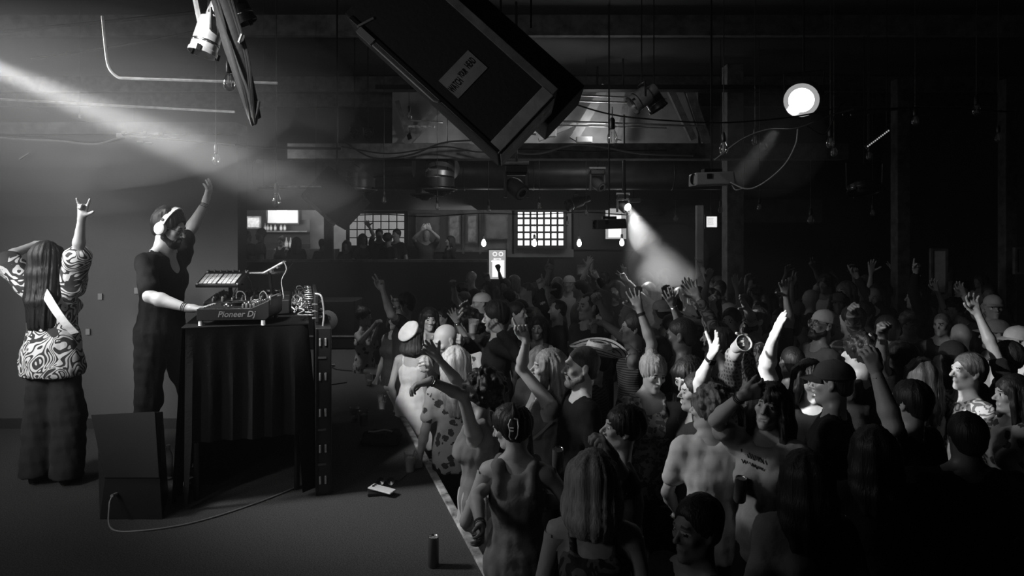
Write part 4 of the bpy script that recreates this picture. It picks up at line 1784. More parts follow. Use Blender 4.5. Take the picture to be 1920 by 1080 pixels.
rr = np.random.RandomState(3)


def knob(parent, loc, s=1.0, name='knob'):
    o = bpy.data.objects.new(name, knob_me)
    link(o, parent)
    o.location = loc
    o.scale = (s, s, s)


for i in range(7):
    for j in range(4):
        knob(deck, (.075 + .0225 * j, -.13 + .045 * i, .105 + max(0, (.0225 * j - .055)) * .45), .9 + .5 * rr.rand())
for i in range(6):
    mb = MB()
    mb.box((-.175, -.13 + i * .045, .108), (.028, .028, .008), M['cream'] if i % 2 else M['grey'])
    mb.build('pad', deck, bevel=.003)
for i in range(4):
    mb = MB()
    mb.box((-.11 + i * .05, -.145, .108), (.034, .006, .004), M['chrome'])
    mb.build('trim_light', deck)
mb = MB()
mb.box((.225, .01, .165), (.02, .30, .004), M['darkgrey'])
mb.box((.236, -.12, .150), (.008, .02, .055), M['white'])
mb.build('rear_jack_panel', deck)
text_mesh('Pioneer Dj', .052, M['grey'], 'lettering', deck, .0008, Matrix.Translation((.04, -.1615, .068)) @ Matrix.Rotation(PI / 2, 4, 'X'), shear=.25, bold=.0006)

# further decks and a mixer in a row down the table
for i, (y0, nm, lb) in enumerate(((.62, 'dj_mixer', 'black mixer with rows of knobs and cables behind the near deck'), (1.02, 'dj_player', 'black media deck with jog wheel at the far end of the table'))):
    d2 = turned(empty(nm, (0, 0, 0), lb, 'mixer' if i == 0 else 'turntable'), -.42, y0, dz)
    mb = MB()
    mb.box((0, 0, .055), (.56, .32, .10), M['black'])
    mb.build('deck_body', d2, bevel=.006)
    for a in range(8):
        for b in range(5):
            knob(d2, (-.22 + .062 * a, -.13 + .06 * b, .105), .8 + .6 * rr.rand())
    for a in range(6):
        mb = MB()
        mb.box((-.20 + .08 * a, .14, .112), (.03, .02, .012), M['steel'])
        mb.build('fader', d2)
    mb = MB()
    if i:
        mb.lathe([(.0001, .02), (.085, .02), (.10, 0)], M['gloss'], c=(0.1, 0, .105), n=26)
        mb.build('jog_wheel', d2, smooth=True)
# tangle of patch leads on the crowd side of the table
for i in range(16):
    rr = np.random.RandomState(50 + i)
    y0, z0 = .10 + .075 * i, .02
    pts_ = [(-.13 + .02 * rr.rand(), y0, z0 + .08)]
    for q in range(4):
        pts_.append((-.12 + .10 * rr.rand(), y0 + (rr.rand() - .5) * .12, z0 + .012 + .13 * rr.rand()))
    pts_.append((-.005, y0 + .03, z0 + .02 + .10 * (i % 2)))
    mb = MB()
    pp = curve_pts(pts_, 24)
    mb.tube(pp, .0042, M['darkgrey'] if i % 3 else M['cablew'], 6)
    o = turned(mb.build('patch_lead', None, smooth=True), 0, 0, TZ)
    tag(o, 'one of the thin patch leads tangled behind the decks on the table', 'cable', 'patch leads on the table')
    o2 = MB()
    e = pp[-1]
    o2.lathe([(.0001, -.02), (.007, -.02), (.007, .02), (.004, .024), (.004, .034), (.0001, .034)], M['chrome'], c=e, R=frame_to((-1, 0, .1)), n=8)
    o2.build('plug', o, smooth=True)
# connector rail along the crowd edge
cr = turned(empty('connector_panel', (0, 0, 0), 'upright panel of cable connectors at the crowd edge of the table', 'panel'), .035, .52, TZ)
mb = MB()
mb.box((0, 0, .09), (.02, .98, .17), M['black'])
mb.build('panel', cr, bevel=.003)
for i in range(5):
    for j in range(3):
        mb = MB()
        mb.lathe([(.0001, .03), (.008, .03), (.010, .02), (.010, 0)], M['chrome'], c=(.012, -.46 + .16 * i, .035 + .05 * j), R=frame_to((1, 0, 0)), n=10)
        mb.lathe([(.0001, .035), (.006, .035), (.006, 0)], M['steel'], c=(-.03, -.485, .03 + .045 * j), R=frame_to((1, 0, 0)), n=8)
        mb.build('connector', cr, smooth=True)
mb = MB()
mb.tube(curve_pts([(-.01, -.47, .19), (.03, -.50, .17), (.045, -.50, .05), (.03, -.5, -.08)], 16), .006, M['grey'], 6)
mb.build('cable_loop', cr, smooth=True)

# ---------------------------------------------------------------- pad controller and laptop on stands
ps = empty('pad_controller', P(418, 523, 4.85), 'grid pad controller with rows of pale pads tilted on a stand', 'controller')
Rp = rotm('X', 24) @ rotm('Z', 0)
pc = MB()
pc.box((0, 0, 0), (.30, .22, .022), M['black'], Rp)
pc.build('pad_body', ps, bevel=.004)
for i in range(8):
    for j in range(5):
        p = Rp @ Vector((-.118 + .031 * i + (.008 if i > 3 else 0), -.082 + .0285 * j, .015))
        mb = MB()
        mb.box((0, 0, 0), (.027, .0245, .008), M['paper'], Rp)
        o = mb.build('pad', ps, bevel=.002)
        o.location = p
for i in range(7):
    p = Rp @ Vector((-.135 + .045 * i, .085, .012))
    o = bpy.data.objects.new('knob', knob_me)
    link(o, ps)
    o.location = p
    o.scale = (.7, .7, .7)
for sx in (-1, 1):
    for j in range(3):
        mb = MB()
        mb.box(Rp @ Vector((sx * .140, .098 - .018 * j - (.16 if j == 2 else 0), .014)), (.012, .009, .006), M['white'], Rp)
        mb.build('button', ps)
st = empty('controller_stand', (P(432, 560, 4.95)[0], 4.95, dz), 'thin black post stand under the grid pad controller', 'stand')
mb = MB()
hh_ = P(432, 530, 4.95)[2] - dz
mb.tube([(0, 0, 0.012), (0, 0, hh_)], .014, M['blackmetal'], 8)
mb.build('post', st, smooth=True)
mb = MB()
mb.box((0, 0, .006), (.22, .24, .012), M['blackmetal'])
mb.build('base', st, bevel=.003)
mb = MB()
mb.box((0, 0, hh_ - .01), (.20, .03, .012), M['blackmetal'])
mb.build('arm', st)

ls = empty('laptop_stand', (P(505, 560, 5.0)[0], 5.0, dz), 'bent metal laptop stand behind the pad controller', 'stand')
b0 = ls.location
q = lambda px, py, D=5.0: tuple(P(px, py, D) - np.array(b0))
mb = MB()
mb.tube([q(442, 513), q(495, 512)], .009, M['steel'], 8)
mb.tube([q(495, 512), q(533, 491)], .011, M['steel'], 8)
mb.build('support_arm', ls, smooth=True)
mb = MB()
mb.tube([q(505, 508), (.03, 0, .012)], .011, M['blackmetal'], 8)
mb.build('post', ls, smooth=True)
mb = MB()
mb.box((.03, 0, .006), (.26, .20, .012), M['blackmetal'])
mb.build('base', ls, bevel=.003)
mb = MB()
for px, py in ((521, 501), (509, 509), (533, 491)):
    mb.lathe([(.0001, .018), (.010, .018), (.010, -.018), (.0001, -.018)], M['chrome'], c=q(px, py), R=frame_to((0, 1, 0)), n=10)
mb.build('bolt', ls, smooth=True)
lp = empty('laptop', P(490, 511, 5.18), 'dark laptop lying open on the bent metal stand', 'laptop')
mb = MB()
mb.box((0, 0, 0), (.33, .22, .014), M['darkgrey'])
mb.build('keyboard_base', lp, bevel=.003)
mb = MB()
mb.box((.0, .14, .03), (.33, .20, .008), M['black'], rotm('X', 18))
mb.build('lid', lp, bevel=.003)
wires = [([(452, 516), (447, 530), (439, 548), (436, 560)], 4.9, 'pale lead running from the pad controller down to the near deck'),
         ([(443, 560), (444, 549), (452, 546), (459, 552), (461, 564)], 4.8, 'pale lead arching just above the knobs of the near deck'),
         ([(487, 562), (487, 552), (494, 546), (501, 555), (503, 571)], 4.9, 'pale looped lead arching over the mixer'),
         ([(533, 492), (537, 505), (528, 525), (530, 545), (531, 560), (519, 566), (498, 571)], 4.9, 'long pale lead falling from the laptop stand to the mixer'),
         ([(465, 518), (471, 530), (473, 545)], 5.1, 'thin dark lead hanging under the laptop')]
for pts_, D, lb in wires:
    mb = MB()
    mb.tube(curve_pts([P(x, y, D) for x, y in pts_], 20), .0035 if 'thin' not in lb else .002, M['cablew'] if 'dark' not in lb else M['grey'], 6)
    tag(mb.build('lead_cable', None, smooth=True), lb, 'cable')

# ---------------------------------------------------------------- floor wedge monitor
wg = empty('stage_monitor', (-2.72, 4.05, SZ), 'grey-grilled wedge loudspeaker on the stage floor at the feet of the disc jockey', 'speaker')
M['grille'] = mat('grey_speaker_grille', 0.02, 0.95, noise=(3, 0.08), bump=(320, 0.4, 0.003), spec=.08)
q = lambda px, py, D: tuple(P(px, py, D) - np.array(wg.location))
A, B_, C_, D_ = q(172, 779, 4.26), q(292, 773, 4.26), q(300, 897, 4.02), q(197, 897, 4.02)
E_, F_ = q(187, 948, 4.0), q(305, 948, 4.0)
G_ = (A[0] - .02, A[1] + .12, 0.0)
H_ = (B_[0] + .02, B_[1] + .12, 0.0)
A2 = (A[0] - .02, A[1] + .09, A[2] - .02)
B2 = (B_[0], B_[1] + .09, B_[2] - .02)
E_ = (E_[0], E_[1], 0.0)
F_ = (F_[0], F_[1], 0.0)
mb = MB()
mb.add([A, B_, C_, D_, E_, F_, G_, H_, A2, B2], [(3, 4, 5, 2), (0, 8, 6, 4, 3), (1, 2, 5, 7, 9), (8, 9, 7, 6), (0, 1, 9, 8), (4, 6, 7, 5)], M['black'])
mb.build('cabinet', wg, bevel=.004)
n = np.cross(np.array(B_) - A, np.array(D_) - A)
n = unit(n) * (-1 if n[1] > 0 else 1)
g4 = [np.array(p) for p in (A, B_, C_, D_)]
cen = sum(g4) / 4
outer = [cen + (p - cen) * 1.0 + n * .012 for p in g4]
mb = MB()
mb.add([tuple(p) for p in outer] + [tuple(p - n * .02) for p in outer], [(0, 3, 2, 1), (0, 1, 5, 4), (1, 2, 6, 5), (2, 3, 7, 6), (3, 0, 4, 7)], M['grille'])
mb.build('grille', wg, bevel=.003)
mb = MB()
j0 = np.array(q(213, 930, 3.98)) + [0, .03, 0]
j0[2] = max(.05, j0[2])
mb.lathe([(.0001, .05), (.009, .05), (.010, 0)], M['grey'], c=j0, R=frame_to((0, -1, .15)), n=10)
mb.build('jack', wg, smooth=True)
mb = MB()
s0 = np.array(wg.location) + j0 + [0, -.05, 0]
mb.tube(curve_pts([s0, s0 + [.01, -.04, -.035], (s0[0] + .06, s0[1] - .10, SZ + .006), (s0[0] + .25, s0[1] - .12, SZ + .006), (s0[0] + .50, s0[1] + .0, SZ + .006), (s0[0] + .75, s0[1] + .28, SZ + .006), (s0[0] + .95, s0[1] + .6, SZ + .006)], 36), .005, M['grey'], 6)
tag(mb.build('speaker_cable', None, smooth=True), 'cable plugged into the wedge loudspeaker and trailing to the table', 'cable')

# water bottle between the disc jockey's feet and the table
bt = empty('water_bottle', P(315, 895, 4.66)[:2].tolist() + [SZ], 'clear plastic bottle standing on the carpet beside the table drape', 'bottle')
mb = MB()
mb.lathe([(.0001, .002), (.030, .002), (.032, .02), (.031, .09), (.033, .10), (.033, .14), (.024, .175), (.013, .195), (.013, .21)], M['cup'], n=18)
mb.build('bottle_body', bt, smooth=True)
mb = MB()
mb.lathe([(.0001, .228), (.0145, .228), (.0145, .208)], M['white'], n=14)
mb.build('bottle_cap', bt, smooth=True)
# small pale box low on the back wall
mb = MB()
mb.box(P(127, 792, 5.80), (.10, .03, .03), M['paper'])
tag(mb.build('wall_box', None, bevel=.003), 'small pale junction box low on the stage wall between the dancing legs', 'box')


# ---------------------------------------------------------------- things on the stage floor
def floor_pt(px, py):
    D = F * (ZC - SZ) / (py - HY)
    return P(px, py, D)


def cup(px, py, label, fill=.5, hgt=.125, straw=None, ice=True):
    p = floor_pt(px, py)
    c = empty('plastic_cup', (p[0], p[1], SZ), label, 'cup', 'plastic cups on the stage')
    mb = MB()
    r0, r1 = .030, .043
    mb.lathe([(.0001, .003), (r0, .003), (r1, hgt - .004), (r1 + .003, hgt), (r1 + .001, hgt + .003), (r1 - .002, hgt - .004), (r0 - .002, .006), (.0001, .006)], M['cup'], n=22)
    mb.build('cup_wall', c, smooth=True)
    if fill:
        mb = MB()
        rf = r0 + (r1 - r0) * fill
        mb.lathe([(.0001, .008), (r0 - .003, .008), (rf - .003, hgt * fill), (.0001, hgt * fill)], M['liquid'], n=20)
        mb.build('drink', c, smooth=True)
        if ice:
            rr = np.random.RandomState(int(px))
            for i in range(4):
                mb = MB()
                mb.box((rr.uniform(-.017, .017), rr.uniform(-.017, .017), hgt * fill + .004 * rr.rand()), (.018, .018, .016), M['ice'], rotm('Z', rr.uniform(0, 90)) @ rotm('X', rr.uniform(0, 40)))
                mb.build('ice_cube', c, bevel=.003)
    if straw:
        mb = MB()
        mb.tube([(straw * -.02, 0, .012), (straw * .035, 0, hgt + .02)], .0028, M['black'], 6)
        mb.build('straw', c, smooth=True)
    return c


cup(692, 723, 'small clear cup standing farthest back on the stage floor', .45)
cup(717, 767, 'clear half full cup with a dark straw beside the upper stage edge', .55, straw=.3)
cup(664, 791, 'left and emptier clear cup of the pair on the carpet', .3)
cup(682, 798, 'right and fuller clear cup of the pair on the carpet', .75)
cup(769, 885, 'near clear cup with a leaning black straw by the stage edge', .72, .135, straw=1)

# folded dark jacket
p = floor_pt(716, 832)
jk = empty('folded_jacket', (p[0], p[1], SZ), 'crumpled dark jacket folded on the stage by the edge strip', 'jacket')
pr = [ell((0, .0, .035), (.16, .09, .04), .03), ell((-.07, .02, .06), (.08, .07, .035), .02), ell((.07, -.01, .07), (.09, .06, .03), .02), rcone((-.13, -.05, .03), (.12, -.07, .035), .022, .03, .02), rcone((-.10, .05, .07), (.12, .04, .085), .02, .02, .015)]
V, Q = grow(pr, .009)
V = V + normals(V, Q) * (wob(V, 70, 4) * .009 + wob(V * [3, 1, 1], 60, 9) * .004)[:, None]
V[:, 2] = np.maximum(V[:, 2], .002)
o = bpy.data.objects.new('cloth_bundle', raw_mesh('cloth_bundle', V, Q, [M['plain']]))
o.color = (.05, .05, .05, 1)
link(o, jk)
mb = MB()
mb.tube(curve_pts([(-.10, -.03, .105), (-.04, -.05, .112), (.03, -.03, .118), (.09, -.05, .11)], 14), .006, M['paper'], 6)
mb.build('drawstring', jk, smooth=True)

# phone, wallet and sunglasses
p = floor_pt(716, 928)
wl = empty('wallet', (p[0] - .02, p[1] + .02, SZ), 'dark wallet lying under the white phone on the carpet', 'wallet')
mb = MB()
mb.box((0, 0, .012), (.15, .09, .022), M['black'], rotm('Z', 12))
mb.build('leather_body', wl, bevel=.006)
ph = empty('mobile_phone', (p[0] + .0, p[1] - .0, SZ + .026), 'white mobile phone lying face down on a dark wallet', 'phone')
Rq = rotm('Z', -20) @ rotm('Y', 6)
mb = MB()
mb.box((0, 0, .012), (.165, .076, .010), M['white'], Rq)
mb.build('phone_body', ph, bevel=.004)
for dx, dy in ((-.062, .018), (-.062, -.004)):
    mb = MB()
    mb.lathe([(.0001, .003), (.008, .003), (.009, 0)], M['gloss'], c=Rq @ Vector((dx, dy, .017)), R=Rq, n=12)
    mb.build('camera_lens', ph, smooth=True)
p = floor_pt(723, 909)
sg = empty('sunglasses', (p[0], p[1], SZ), 'folded dark sunglasses behind the white phone', 'sunglasses')
for sx in (-1, 1):
    mb = MB()
    mb.lathe([(.0001, .004), (.026, .003), (.028, 0)], M['gloss'], c=(sx * .034, 0, .022), R=frame_to((0, -1, .7)), n=16)
    mb.build('lens', sg, smooth=True)
mb = MB()
mb.tube([(-.062, 0, .024), (-.068, .05, .008), (.02, .06, .005)], .003, M['black'], 6)
mb.tube([(.062, 0, .024), (.068, .055, .010), (-.02, .066, .006)], .003, M['black'], 6)
mb.tube([(-.012, 0, .026), (.012, 0, .026)], .003, M['black'], 6)
mb.build('frame', sg, smooth=True)
a, b = floor_pt(748, 903), floor_pt(762, 891)
mb = MB()
mb.tube([a + [0, 0, .004], b + [0, 0, .004]], .0032, M['black'], 6)
tag(mb.build('drinking_straw', None, smooth=True), 'loose black straw lying on the carpet near the cup', 'straw')
p = floor_pt(812, 1062)
cn = empty('drink_can', (p[0], p[1], SZ), 'dark slim drink can standing on the stage at the bottom of the picture', 'can')
mb = MB()
mb.lathe([(.0001, 0), (.024, 0), (.029, .008), (.029, .135), (.026, .148)], M['darkgrey'], n=24)
mb.build('can_body', cn, smooth=True)
mb = MB()
mb.lathe([(.026, .148), (.0265, .152), (.0235, .150), (.022, .146), (.0001, .146)], M['chrome'], n=24)
mb.build('can_rim', cn, smooth=True)
mb = MB()
mb.box((0, -.006, .149), (.014, .022, .002), M['steel'])
mb.build('pull_tab', cn)
# cables, plug and adapter far along the stage
mb = MB()
mb.tube(curve_pts([floor_pt(x, y) + [0, 0, .006] for x, y in ((592, 725), (604, 708), (618, 690), (634, 694), (668, 696), (688, 690))], 30), .007, M['rubber'], 6)
mb.tube(curve_pts([floor_pt(x, y) + [0, 0, .006] for x, y in ((596, 722), (620, 722), (650, 718))], 16), .006, M['rubber'], 6)
tag(mb.build('floor_cable', None, smooth=True), 'black cable snaking over the stage beyond the rack', 'cable')
for px, py, lb in ((613, 688, 'left small pale adapter on the far stage cable'), (624, 688, 'right small pale adapter on the far stage cable'), (601, 721, 'white plug lying on the stage beyond the rack')):
    p = floor_pt(px, py)
    mb = MB()
    mb.box((0, 0, .016), (.05, .035, .03), M['grey'] if 'adapter' in lb else M['white'])
    o = mb.build('power_adapter' if 'adapter' in lb else 'plug', None, bevel=.005)
    o.location = (p[0], p[1], SZ + .002)
    tag(o, lb, 'adapter')
# road case with a round emblem at the far end of the stage
rc = empty('road_case', (P(575, 600, 9.8)[0] + .25, 9.9, SZ), 'black flight case with a round pale emblem at the far end of the stage', 'case')
mb = MB()
mb.box((0, 0, .35), (.95, .5, .68), M['black'])
mb.build('case_body', rc, bevel=.01)
mb = MB()
mb.lathe([(.0001, .004), (.14, .004), (.145, 0)], M['grey'], c=(.09, -.255, .41), R=frame_to((0, -1, 0)), n=28)
mb.build('emblem', rc, smooth=True)
text_mesh('P', .2, M['darkgrey'], 'lettering', rc, .001, Matrix.Translation((.09, -.262, .41)) @ Matrix.Rotation(PI / 2, 4, 'X'))
mb = MB()
mb.box((.0, -.256, .19), (.95, .012, .02), M['steel'])
mb.build('case_edge', rc)


# ---------------------------------------------------------------- hanging loudspeakers
def cabinet(name, label, c, ux, wid, length, depth, sign, tilt=0, strap=True):
    """long axis ux in the picture plane, leaning off the ceiling"""
    ux = unit(ux)
    vx = unit(np.array([-ux[2], 0, ux[0]]))      # across, to the upper right
    R = Matrix((ux, np.cross(vx, ux) * 1.0, vx)).transposed()
    if R.determinant() < 0:
        R = Matrix((ux, -np.cross(vx, ux), vx)).transposed()
    R = rotm('X', tilt) @ R
    root = empty(name, c, label, 'speaker')
    mb = MB()
    mb.box((0, 0, 0), (length, depth, wid), M['blackrough'], R)
    mb.build('cabinet', root, bevel=.006)
    return root, R


ux = unit([.735, 0, -.68])
c0 = P(850, 118, 3.6)
spk, R = cabinet('hanging_speaker', 'large black loudspeaker hung at a slant with a handwritten warning sign', c0, ux, .44, 1.06, .34, True, tilt=-6)
fy = -1 if (R @ Vector((0, -1, 0))).y < 0 else 1
fr = .17 * fy * 1.0
mb = MB()
mb.box(R @ Vector((0, fy * .172, .20)), (1.06, .012, .045), M['woodgrey'], R)
mb.build('edge_board', spk, bevel=.003)
mb = MB()
mb.box(R @ Vector((.536, fy * -.01, -.01)), (.012, .30, .40), M['woodpale'], R)
mb.build('end_board', spk, bevel=.003, label='pale unpainted end board')
mb = MB()
mb.box(R @ Vector((.50, fy * .174, -.02)), (.07, .014, .40), M['woodpale'], R)
mb.build('front_batten', spk, bevel=.003)
mb = MB()
mb.box(R @ Vector((.02, fy * .172, -.215)), (1.02, .02, .022), M['black'], R)
mb.build('lower_edge', spk, bevel=.003)
mb = MB()
mb.tube([R @ Vector((-.30, fy * .19, -.245)), R @ Vector((.12, fy * .19, -.245)), R @ Vector((.14, fy * .19, -.235))], .007, M['steel'], 6)
mb.box(R @ Vector((-.36, fy * .18, -.235)), (.10, .03, .035), M['grey'], R)
mb.tube([R @ Vector((-.43, fy * .18, -.23)), R @ Vector((-.40, fy * .18, -.14))], .006, M['steel'], 6)
mb.build('bracket', spk, smooth=False)
sp = MB()
sc_ = R @ Vector((.13, fy * .174, -.045))
Rs = R
sp.box(sc_, (.135, .004, .215), M['signcard'], Rs)
sgn = sp.build('warning_sign', spk)
sgn['label'] = 'pale card with handwritten warning'
# lettering faces the lens, written along the card's long side
tz = Vector((0, -1, 0))
normal = (R @ Vector((0, fy, 0))).normalized()
along = (R @ Vector((0, 0, 1))).normalized()
if along.x < 0:
    along = -along
upv_ = normal.cross(along)
Xr = Matrix((along, upv_, normal)).transposed()
for i, (wd, dy) in enumerate((('WATCH', 0), ('YOUR', 0), ('HEAD', 0))):
    off_ = (-.066, .002, .066)[i]
    text_mesh(wd, (.058, .046, .056)[i], M['ink'], 'lettering', spk, .0006, m4(Xr @ rotm('Z', (3, -4, 2)[i]) @ Matrix.Diagonal((.36, 1, 1)), sc_ + along * off_ + upv_ * (.012, -.004, -.012)[i] * -1 + normal * .0035), bold=.0008)
# second cabinet behind it
c1 = c0 + np.array([.17, .37, .19])
spk2, R2 = cabinet('hanging_speaker', 'second black loudspeaker hung behind the one with the sign', c1, ux, .30, 1.20, .36, False, tilt=-6)
mb = MB()
mb.box(R2 @ Vector((-.02, fy * .185, -.02)), (1.12, .012, .10), M['darkgrey'], R2)
mb.build('edge_board', spk2, bevel=.003)
for s_, cc in ((spk, c0), (spk2, c1)):
    mb = MB()
    for dx in (-.3, .25):
        mb.tube([(dx, 0, .1), (dx, 0, 4.8 - cc[2])], .006, M['blackmetal'], 6)
    mb.build('hanger', s_)
# smaller one to the left, further off
c2 = P(632, 372, 7.2)
spk3, R3 = cabinet('hanging_speaker', 'smaller black loudspeaker tilted above the rear bar', c2, unit([.75, 0, -.66]), .40, .50, .36, False, tilt=-8)
mb = MB()
mb.box(R3 @ Vector((.0, fy * .18, -.21)), (.46, .02, .035), M['woodgrey'], R3)
mb.build('edge_board', spk3, bevel=.003)
mb = MB()
mb.tube([(0, 0, .1), (0, 0, 4.8 - c2[2])], .01, M['blackmetal'], 6)
mb.build('hanger', spk3)


# ---------------------------------------------------------------- stage lamps
def par_can(px, py, D, direction, label, r=.10, L=.28, lit=False, yoke=True, rod=True, mt='steel', group=None):
    c = P(px, py, D)
    root = empty('stage_lamp', c, label, 'lamp', group)
    R = frame_to(direction)
    mb = MB()
    mb.lathe([(.0001, -L * .62), (r * .55, -L * .60), (r * .62, -L * .42), (r * .62, -L * .30), (r * .92, -L * .26), (r * .96, -L * .22), (r * .96, L * .34), (r * 1.04, L * .35), (r * 1.04, L * .42), (r * .98, L * .42), (r * .95, L * .30)], M[mt], R=R, n=26)
    mb.build('can', root, smooth=True)
    mb = MB()
    mb.lathe([(r * .97, L * .18), (r * 1.0, L * .19), (r * 1.0, L * .22), (r * .97, L * .23)], M['chrome'], R=R, n=26)
    mb.build('rim_band', root, smooth=True)
    mb = MB()
    mb.lathe([(.0001, L * .33), (r * .6, L * .325), (r * .94, L * .30)], M['lampface'] if lit else M['gloss'], R=R, n=24)
    mb.build('lens', root, smooth=True)
    for a in range(3):
        mb = MB()
        t_ = 2 * PI * a / 3 + .4
        mb.box(R @ Vector((math.cos(t_) * r * 1.07, math.sin(t_) * r * 1.07, L * .38)), (.018, .018, .03), M['blackmetal'], R)
        mb.build('clip', root)
    if yoke:
        mb = MB()
        s_ = R @ Vector((1, 0, 0))
        s_ = Vector((s_.x, s_.y, 0)).normalized() if abs(s_.z) < .95 else Vector((1, 0, 0))
        mb.tube([s_ * r * 1.08, s_ * r * 1.12 + Vector((0, 0, r * 1.5)), -s_ * r * 1.12 + Vector((0, 0, r * 1.5)), -s_ * r * 1.08], .008, M['blackmetal'], 6)
        mb.build('yoke', root)
    if rod:
        mb = MB()
        mb.tube([(0, 0, r * 1.5), (0, 0, 4.8 - c[2])], .007, M['blackmetal'], 6)
        mb.build('rod', root, smooth=True)
    return root


par_can(392, 62, 3.4, (-.25, -.15, -1), 'large polished can lamp hanging at the upper left beside a black pole', .068, .27, mt='steel')
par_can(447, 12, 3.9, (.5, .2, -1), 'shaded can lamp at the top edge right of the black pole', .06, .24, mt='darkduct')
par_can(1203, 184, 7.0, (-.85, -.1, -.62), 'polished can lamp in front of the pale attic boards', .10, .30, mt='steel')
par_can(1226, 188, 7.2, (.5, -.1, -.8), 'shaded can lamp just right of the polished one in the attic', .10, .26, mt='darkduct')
big = par_can(1507, 182, 5.6, (-.50, -.80, -.36), 'lit round floodlight glaring at the upper right', .135, .30, lit=True, mt='darkgrey')
ringm = MB()
Rb = frame_to((-.50, -.80, -.36))
ringm.lathe([(.098, .125), (.118, .130), (.136, .126), (.136, .105)], M['screenmid'], R=Rb, n=30)
ringm.build('bezel', big, smooth=True)
bl = P(1507, 182, 5.6) + unit([-.50, -.80, -.36]) * .16
lamp('flood_beam', 'SPOT', bl, 1100, P(1222, 535, 8.6), size=.05, angle=11, blend=.7)
for px, py, lb in ((690, 252, 'right of two small dark lamps left of the big speaker'), (665, 250, 'left of two small dark lamps left of the big speaker')):
    par_can(px, py, 8.5, (.3, -.7, -.5), lb, .055, .14, mt='blackmetal')
par_can(1620, 352, 8.0, (0, -.3, -1), 'broad dark dish lamp hanging at the right', .19, .12, mt='blackmetal')
par_can(1080, 380, 12.0, (-.9, -.3, -.3), 'dim can lamp lying almost level above the rear wall', .10, .45, mt='darkduct')

# thick black pole with cables
root = empty('ceiling_pole', P(440, 60, 3.3), 'thick black pole wrapped in cables leaning from the ceiling', 'pole')
b0 = np.array(root.location)
mb = MB()
mb.tube([P(400, -60, 3.3) - b0, P(418, 0, 3.3) - b0, P(437, 80, 3.3) - b0, P(458, 150, 3.3) - b0, P(478, 222, 3.3) - b0], [.052, .052, .05, .042, .03], M['blackrough'], 14)
mb.build('pole', root, smooth=True)
for i in range(4):
    mb = MB()
    dx = (-12, 14, 20, -6)[i]
    mb.tube(curve_pts([P(415 + dx, 0, 3.25) - b0, P(445 + dx, 90 + 8 * i, 3.22) - b0, P(462 + dx * .5, 170, 3.22) - b0, P(474 + dx * .2, 229 + 2 * i, 3.25) - b0, P(482 + dx * .2, 190, 3.28) - b0], 24), .006, M['rubber'], 6)
    mb.build('cable', root, smooth=True)
mb = MB()
mb.box(P(452, 73, 3.2) - b0, (.015, .03, .05), M['chrome'], rotm('Y', 20))
mb.build('buckle', root, bevel=.004)
mb = MB()
mb.tube([P(367, 0, 3.4) - b0, P(375, 40, 3.4) - b0], .014, M['steel'], 6)
mb.build('clamp_bar', root)


# projectors and moving heads
def projector(px, py, D, s, label, mt, yaw=0):
    c = P(px, py, D)
    root = empty('projector', c, label, 'projector')
    R = rotm('Z', yaw) @ rotm('Y', -2)
    mb = MB()
    mb.box((0, 0, 0), (.36 * s, .26 * s, .115 * s), mt, R, taper=.96)
    mb.build('casing', root, bevel=.014 * s)
    mb = MB()
    mb.lathe([(.0001, .0), (.040 * s, .0), (.048 * s, .012 * s), (.052 * s, .0), (.052 * s, -.03 * s)], M['gloss'], c=R @ Vector((-.175 * s, -.06 * s, 0)), R=R @ frame_to((-1, -.25, 0)), n=20)
    mb.build('lens', root, smooth=True)
    for i in range(5):
        mb = MB()
        mb.box(R @ Vector((-.075 * s + .009 * i * s, -.132 * s, .02 * s)), (.005 * s, .006 * s, .045 * s), M['black'], R)
        mb.build('vent_slot', root)
    mb = MB()
    mb.tube([(0, 0, .05), (0, 0, 4.8 - c[2])], .009, M['blackmetal'], 8)
    mb.box((0, 0, .075 * s), (.16 * s, .12 * s, .03 * s), M['blackmetal'])
    mb.build('ceiling_mount', root)
    return root


projector(1334, 336, 6.2, 1.0, 'pale ceiling projector trailing a white cable at the right', M['grey'])
projector(1142, 420, 7.6, .95, 'dark ceiling projector in front of the bright rear screen', M['darkgrey'], yaw=6)
projector(1188, 376, 11.5, .6, 'small pale box fixture right of the dazzling lamp', M['grey'])


def moving_head(px, py, D, label, facing=(.5, -.6, -.5), s=1.0):
    c = P(px, py, D)
    root = empty('moving_head_lamp', c, label, 'lamp')
    mb = MB()
    mb.box((0, 0, .20 * s), (.24 * s, .20 * s, .08 * s), M['black'])
    mb.build('base', root, bevel=.01)
    mb = MB()
    for sx in (-1, 1):
        mb.box((sx * .12 * s, 0, .03 * s), (.035 * s, .12 * s, .28 * s), M['darkgrey'])
    mb.box((0, 0, .15 * s), (.26 * s, .12 * s, .03 * s), M['black'])
    mb.build('yoke', root, bevel=.01)
    R = frame_to(facing)
    mb = MB()
    mb.lathe([(.0001, -.12 * s), (.07 * s, -.11 * s), (.095 * s, -.04 * s), (.095 * s, .06 * s), (.088 * s, .12 * s), (.07 * s, .125 * s)], M['darkgrey'], R=R, n=22)
    mb.build('head', root, smooth=True)
    mb = MB()
    mb.lathe([(.0001, .118 * s), (.04 * s, .122 * s), (.07 * s, .118 * s)], M['gloss'], R=R, n=20)
    mb.lathe([(.045 * s, .127 * s), (.05 * s, .13 * s), (.072 * s, .126 * s)], M['grey'], R=R, n=20)
    mb.build('lens', root, smooth=True)
    mb = MB()
    mb.tube([(0, 0, .22 * s), (0, 0, 4.8 - c[2])], .015, M['blackmetal'], 8)
    mb.tube([(-.14 * s, 0, .27 * s), (.14 * s, 0, .27 * s)], .02, M['steel'], 8)
    mb.build('clamp', root, smooth=True)
    return root


